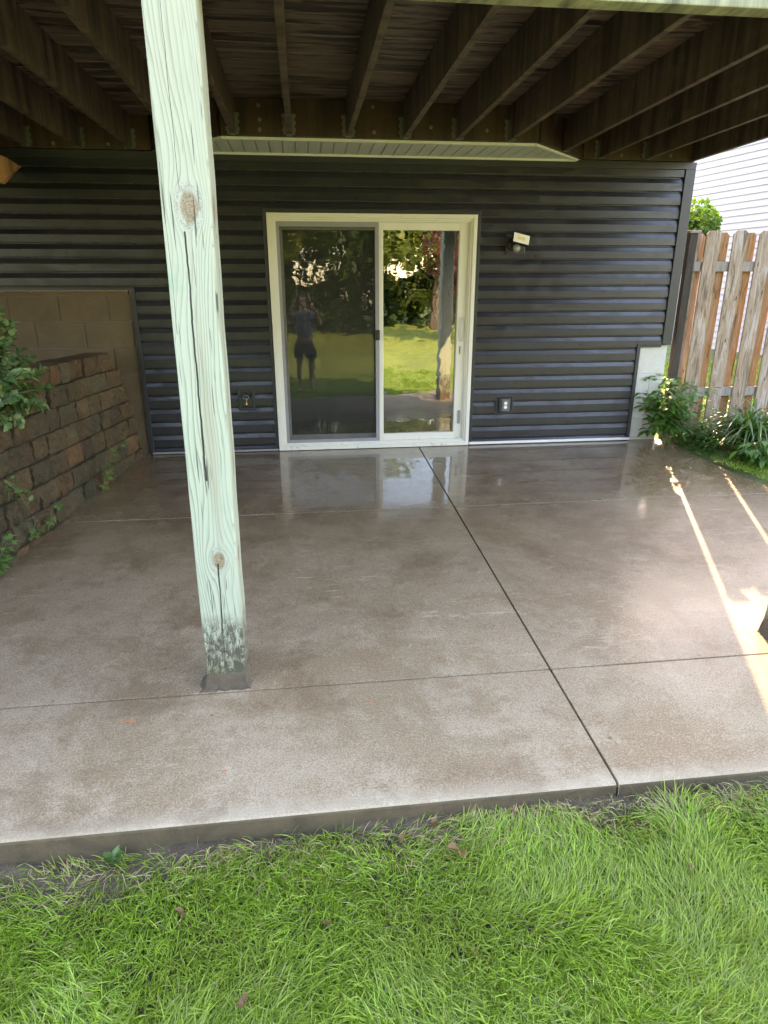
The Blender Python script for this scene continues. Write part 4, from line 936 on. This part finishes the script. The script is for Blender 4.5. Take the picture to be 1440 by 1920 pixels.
def m3(x, y, g):
    re = np.array([right_edge(float(v)) for v in y]); return (x > re + 0.02 + 0.05 * vnoise(x, y, 6, 41)) & (g.random(len(x)) < np.clip((-0.72 - y) / 0.25, 0.05, 1))
o = blades('grass', 3.9, 5.2, -2.4, -0.6, 7000, 0.03, 0.08, 0.0018, MG, m3, 0.9, lambda a, b: side_z(a, b) + 0.015, 6); o['kind'] = 'stuff'; tag(o, 'short thin grass beside the curved right patio edge', 'grass')
o = blades('grass', 3.85, 9.0, 0.35, 5.5, 900, 0.05, 0.13, 0.005, MG, None, 0.7, lambda a, b: side_z(a, b) + 0.015, 7); o['kind'] = 'stuff'; tag(o, 'sunlit grass glimpsed between the fence boards', 'grass')

# ------------------------------------------------------------------ fallen leaves
MDL = m_leaf('dead_leaf', [(0.14, 0.065, 0.022), (0.22, 0.12, 0.045)], 0.6, 0.15)
DL = [(0.713, -4.46, 0.045, 'large curled brown dead leaf on the grass right of centre'), (0.64, -4.33, 0.034, 'upright brown dead leaf at the grass edge above the large curled one'), (0.943, -4.325, 0.022, 'small reddish dead leaf against the soil strip, right of centre'),
      (0.262, -4.653, 0.022, 'small grey dead leaf in the grass left of centre'), (0.524, -4.385, 0.026, 'brown dead leaf at the bare soil left of the upright one'), (0.26, -4.41, 0.020, 'tiny brown dead leaf by the slab left of centre'),
      (0.043, -4.845, 0.030, 'dark dead leaf lying at the bottom of the picture'), (-0.154, -4.563, 0.028, 'dark brown dead leaf in the grass at left'), (1.429, -4.621, 0.018, 'small orange dead leaf alone in the grass at right'), (0.683, -4.78, 0.015, 'tiny dark dead leaf in the grass below the large curled one')]
for i, (x, y, s, lb) in enumerate(DL):
    random.seed(100 + i); V, F = [], []; dd = Vector((random.uniform(-1, 1), random.uniform(-1, 1), 0.1))
    leaf(V, F, Vector((0, 0, 0)), dd, UP + rv(0.4), s * 1.4, s * 1.15, -0.35, 0.5); leaf(V, F, Vector((0.004, 0, 0.002)), Vector((-dd.y, dd.x, 0.25)), UP + rv(0.4), s * 1.0, s * 0.8, 0.3, 0.4)
    o = pm(V, F, 'dead_leaf', MDL); o.scale = (0.75,) * 3; o.location = (x, y, lawn_z(x, y) + 0.042 if y < -4.40 else lawn_z(x, y) + 0.03); tag(o, lb, 'leaf', 'dead leaves on the lawn')
# spatters of orange on the slab
MOR = plain('orange_stain', (0.50, 0.17, 0.07), 0.7)
for (x, y, s, lb) in ((-0.512, -3.747, 0.020, 'orange stain cluster on the slab left of the post'), (0.468, -3.743, 0.009, 'left one of the twin orange spots on the slab'), (0.495, -3.743, 0.009, 'right one of the twin orange spots on the slab'), (-0.082, -4.063, 0.010, 'single orange spot on the front slab below the post')):
    mb = MB(); random.seed(int(1000 * x + 5000))
    for k in range(5 if s > .015 else 1):
        cx, cy = (random.uniform(-1.6, 1.6) * s, random.uniform(-1, 1) * s) if s > .015 else (0, 0); r0 = s * (0.5 if s > .015 else 1)
        ring = [(cx + r0 * random.uniform(.5, 1) * math.cos(a), cy + r0 * random.uniform(.4, .8) * math.sin(a), SL * (cy + r0 * .6 * math.sin(a))) for a in np.linspace(0, 5.8, 10)]
        mb.prism(ring, (0, 0, 0.0006))
    o = mb.build('stain', MOR); o.location = (x, y, gz(x, y) + 0.0004); tag(o, lb, 'stain', 'orange spots on the slab')
# a low weed at the slab front, lower left
t_ = thing('weed', 'small light green weed at the foot of the slab front, lower left', 'weed', (-0.42, -4.33, lawn_z(-0.42, -4.33)))
V, F = [], []; random.seed(3)
for i in range(14):
    a = i * 2.4; d = Vector((math.cos(a), math.sin(a) * .6, 0.9)); leaf(V, F, Vector((random.uniform(-.012, .012), 0, 0.01 + 0.003 * i)), d, UP, random.uniform(0.025, 0.042), 0.022, 0.25)
pm(V, F, 'leaves', MLIVY, t_)

# ------------------------------------------------------------------ person taking the photograph (mirrored in the left pane)
def skin(name, J, E_, mat, root=0, sub=1, parent=None):
    me = bpy.data.meshes.new(name); me.from_pydata([j[:3] for j in J], E_, []); o = bpy.data.objects.new(name, me); COL.objects.link(o)
    me.materials.append(mat); o.modifiers.new('skin', 'SKIN'); sv = me.skin_vertices[0].data
    for i, j in enumerate(J):
        r_ = j[3]; sv[i].radius = r_ if isinstance(r_, tuple) else (r_, r_); sv[i].use_root = (i == root)
    o.modifiers[0].use_smooth_shade = True; m_ = o.modifiers.new('sub', 'SUBSURF'); m_.levels = sub; m_.render_levels = sub
    if parent: o.parent = parent
    return o
MSKN = plain('skin', (0.45, 0.27, 0.19), 0.5, var=0.05); MSHIRT = plain('shirt_cloth', (0.20, 0.23, 0.30), 0.85, var=0.1); MSHORT = plain('shorts_cloth', (0.035, 0.045, 0.07), 0.85); MHAIR = plain('hair', (0.05, 0.035, 0.025), 0.6)
px_, py_ = 0.28, -6.36; pz = lawn_z(px_, py_)
per = thing('person', 'person in a pale blue shirt and dark shorts photographing, mirrored in the left pane', 'person', (px_, py_, pz))
J = [(0, 0, 0.95, (0.155, 0.11)), (0, 0, 1.12, (0.14, 0.10)), (0, 0.0, 1.32, (0.17, 0.11)), (0, -0.01, 1.45, (0.10, 0.08)), (0, 0.0, 1.53, 0.058), (0, 0.015, 1.60, (0.072, 0.085)), (0, 0.01, 1.69, (0.078, 0.095)), (0, 0.0, 1.76, (0.05, 0.06))]
E_ = [(i, i + 1) for i in range(7)]
hx_ = {-1: None, 1: None}
for sg in (-1, 1):
    o0 = len(J)
    J += [(sg*0.18, -0.01, 1.42, 0.055), (sg*0.30, 0.06, 1.24, 0.045), (sg*0.25, 0.20, 1.44, 0.036), (sg*0.12, 0.285, 1.71, 0.026), (sg*0.10, 0.292, 1.775, (0.032, 0.018))]
    E_ += [(3, o0), (o0, o0+1), (o0+1, o0+2), (o0+2, o0+3), (o0+3, o0+4)]
    for f_ in range(4):
        b0 = len(J); zz = 1.775 + 0.030 * (f_ - 1.2)
        J += [(sg*0.098, 0.285, zz, 0.009), (sg*0.080, 0.278, zz + 0.012, 0.008), (sg*0.066, 0.284, zz + 0.010, 0.007)]; E_ += [(o0+4, b0), (b0, b0+1), (b0+1, b0+2)]
    b0 = len(J); J += [(sg*0.085, 0.262, 1.765, 0.010), (sg*0.070, 0.262, 1.80, 0.008)]; E_ += [(o0+4, b0), (b0, b0+1)]
    o0 = len(J)
    J += [(sg*0.10, 0, 0.86, 0.095), (sg*0.12, 0.01, 0.50, 0.058), (sg*0.125, -0.02, 0.30, 0.052), (sg*0.13, 0.0, 0.07, 0.036), (sg*0.14, 0.10, 0.035, (0.04, 0.025)), (sg*0.145, 0.17, 0.03, (0.03, 0.018))]
    E_ += [(0, o0)] + [(o0+i, o0+i+1) for i in range(5)]
skin('body', J, E_, MSKN, 0, 1, per)
J = [(0, 0, 0.93, (0.175, 0.13)), (0, 0, 1.12, (0.17, 0.125)), (0, 0, 1.32, (0.195, 0.13)), (0, -0.01, 1.44, (0.12, 0.095))]; E_ = [(0, 1), (1, 2), (2, 3)]
for sg in (-1, 1): o0 = len(J); J += [(sg*0.18, -0.01, 1.42, 0.075), (sg*0.27, 0.04, 1.29, 0.068)]; E_ += [(3, o0), (o0, o0+1)]
skin('shirt', J, E_, MSHIRT, 0, 1, per)
J = [(0, 0, 0.98, (0.178, 0.135)), (0, 0, 0.88, (0.175, 0.135))]; E_ = [(0, 1)]
for sg in (-1, 1): o0 = len(J); J += [(sg*0.10, 0, 0.80, 0.115), (sg*0.12, 0.005, 0.56, 0.098)]; E_ += [(1, o0), (o0, o0+1)]
skin('shorts', J, E_, MSHORT, 0, 1, per)
skin('hair', [(0, -0.01, 1.66, (0.082, 0.09)), (0, -0.012, 1.74, (0.084, 0.10)), (0, -0.01, 1.79, (0.05, 0.06))], [(0, 1), (1, 2)], MHAIR, 0, 1, per)
for sg in (-1, 1):
    MB().box((sg*0.14 - 0.05, -0.06, 0.0), (sg*0.14 + 0.05, 0.20, 0.06)).build('shoe', plain('shoe', (0.05, 0.05, 0.055), 0.6), per, bevel=0.02)
o = MB().box((-0.078, -0.005, -0.038), (0.078, 0.004, 0.038)).build('phone', MBLACK, bevel=0.004)
o.location = (0.2762, -6.056, 1.452); tag(o, 'black phone held up in both hands of the mirrored person', 'phone')
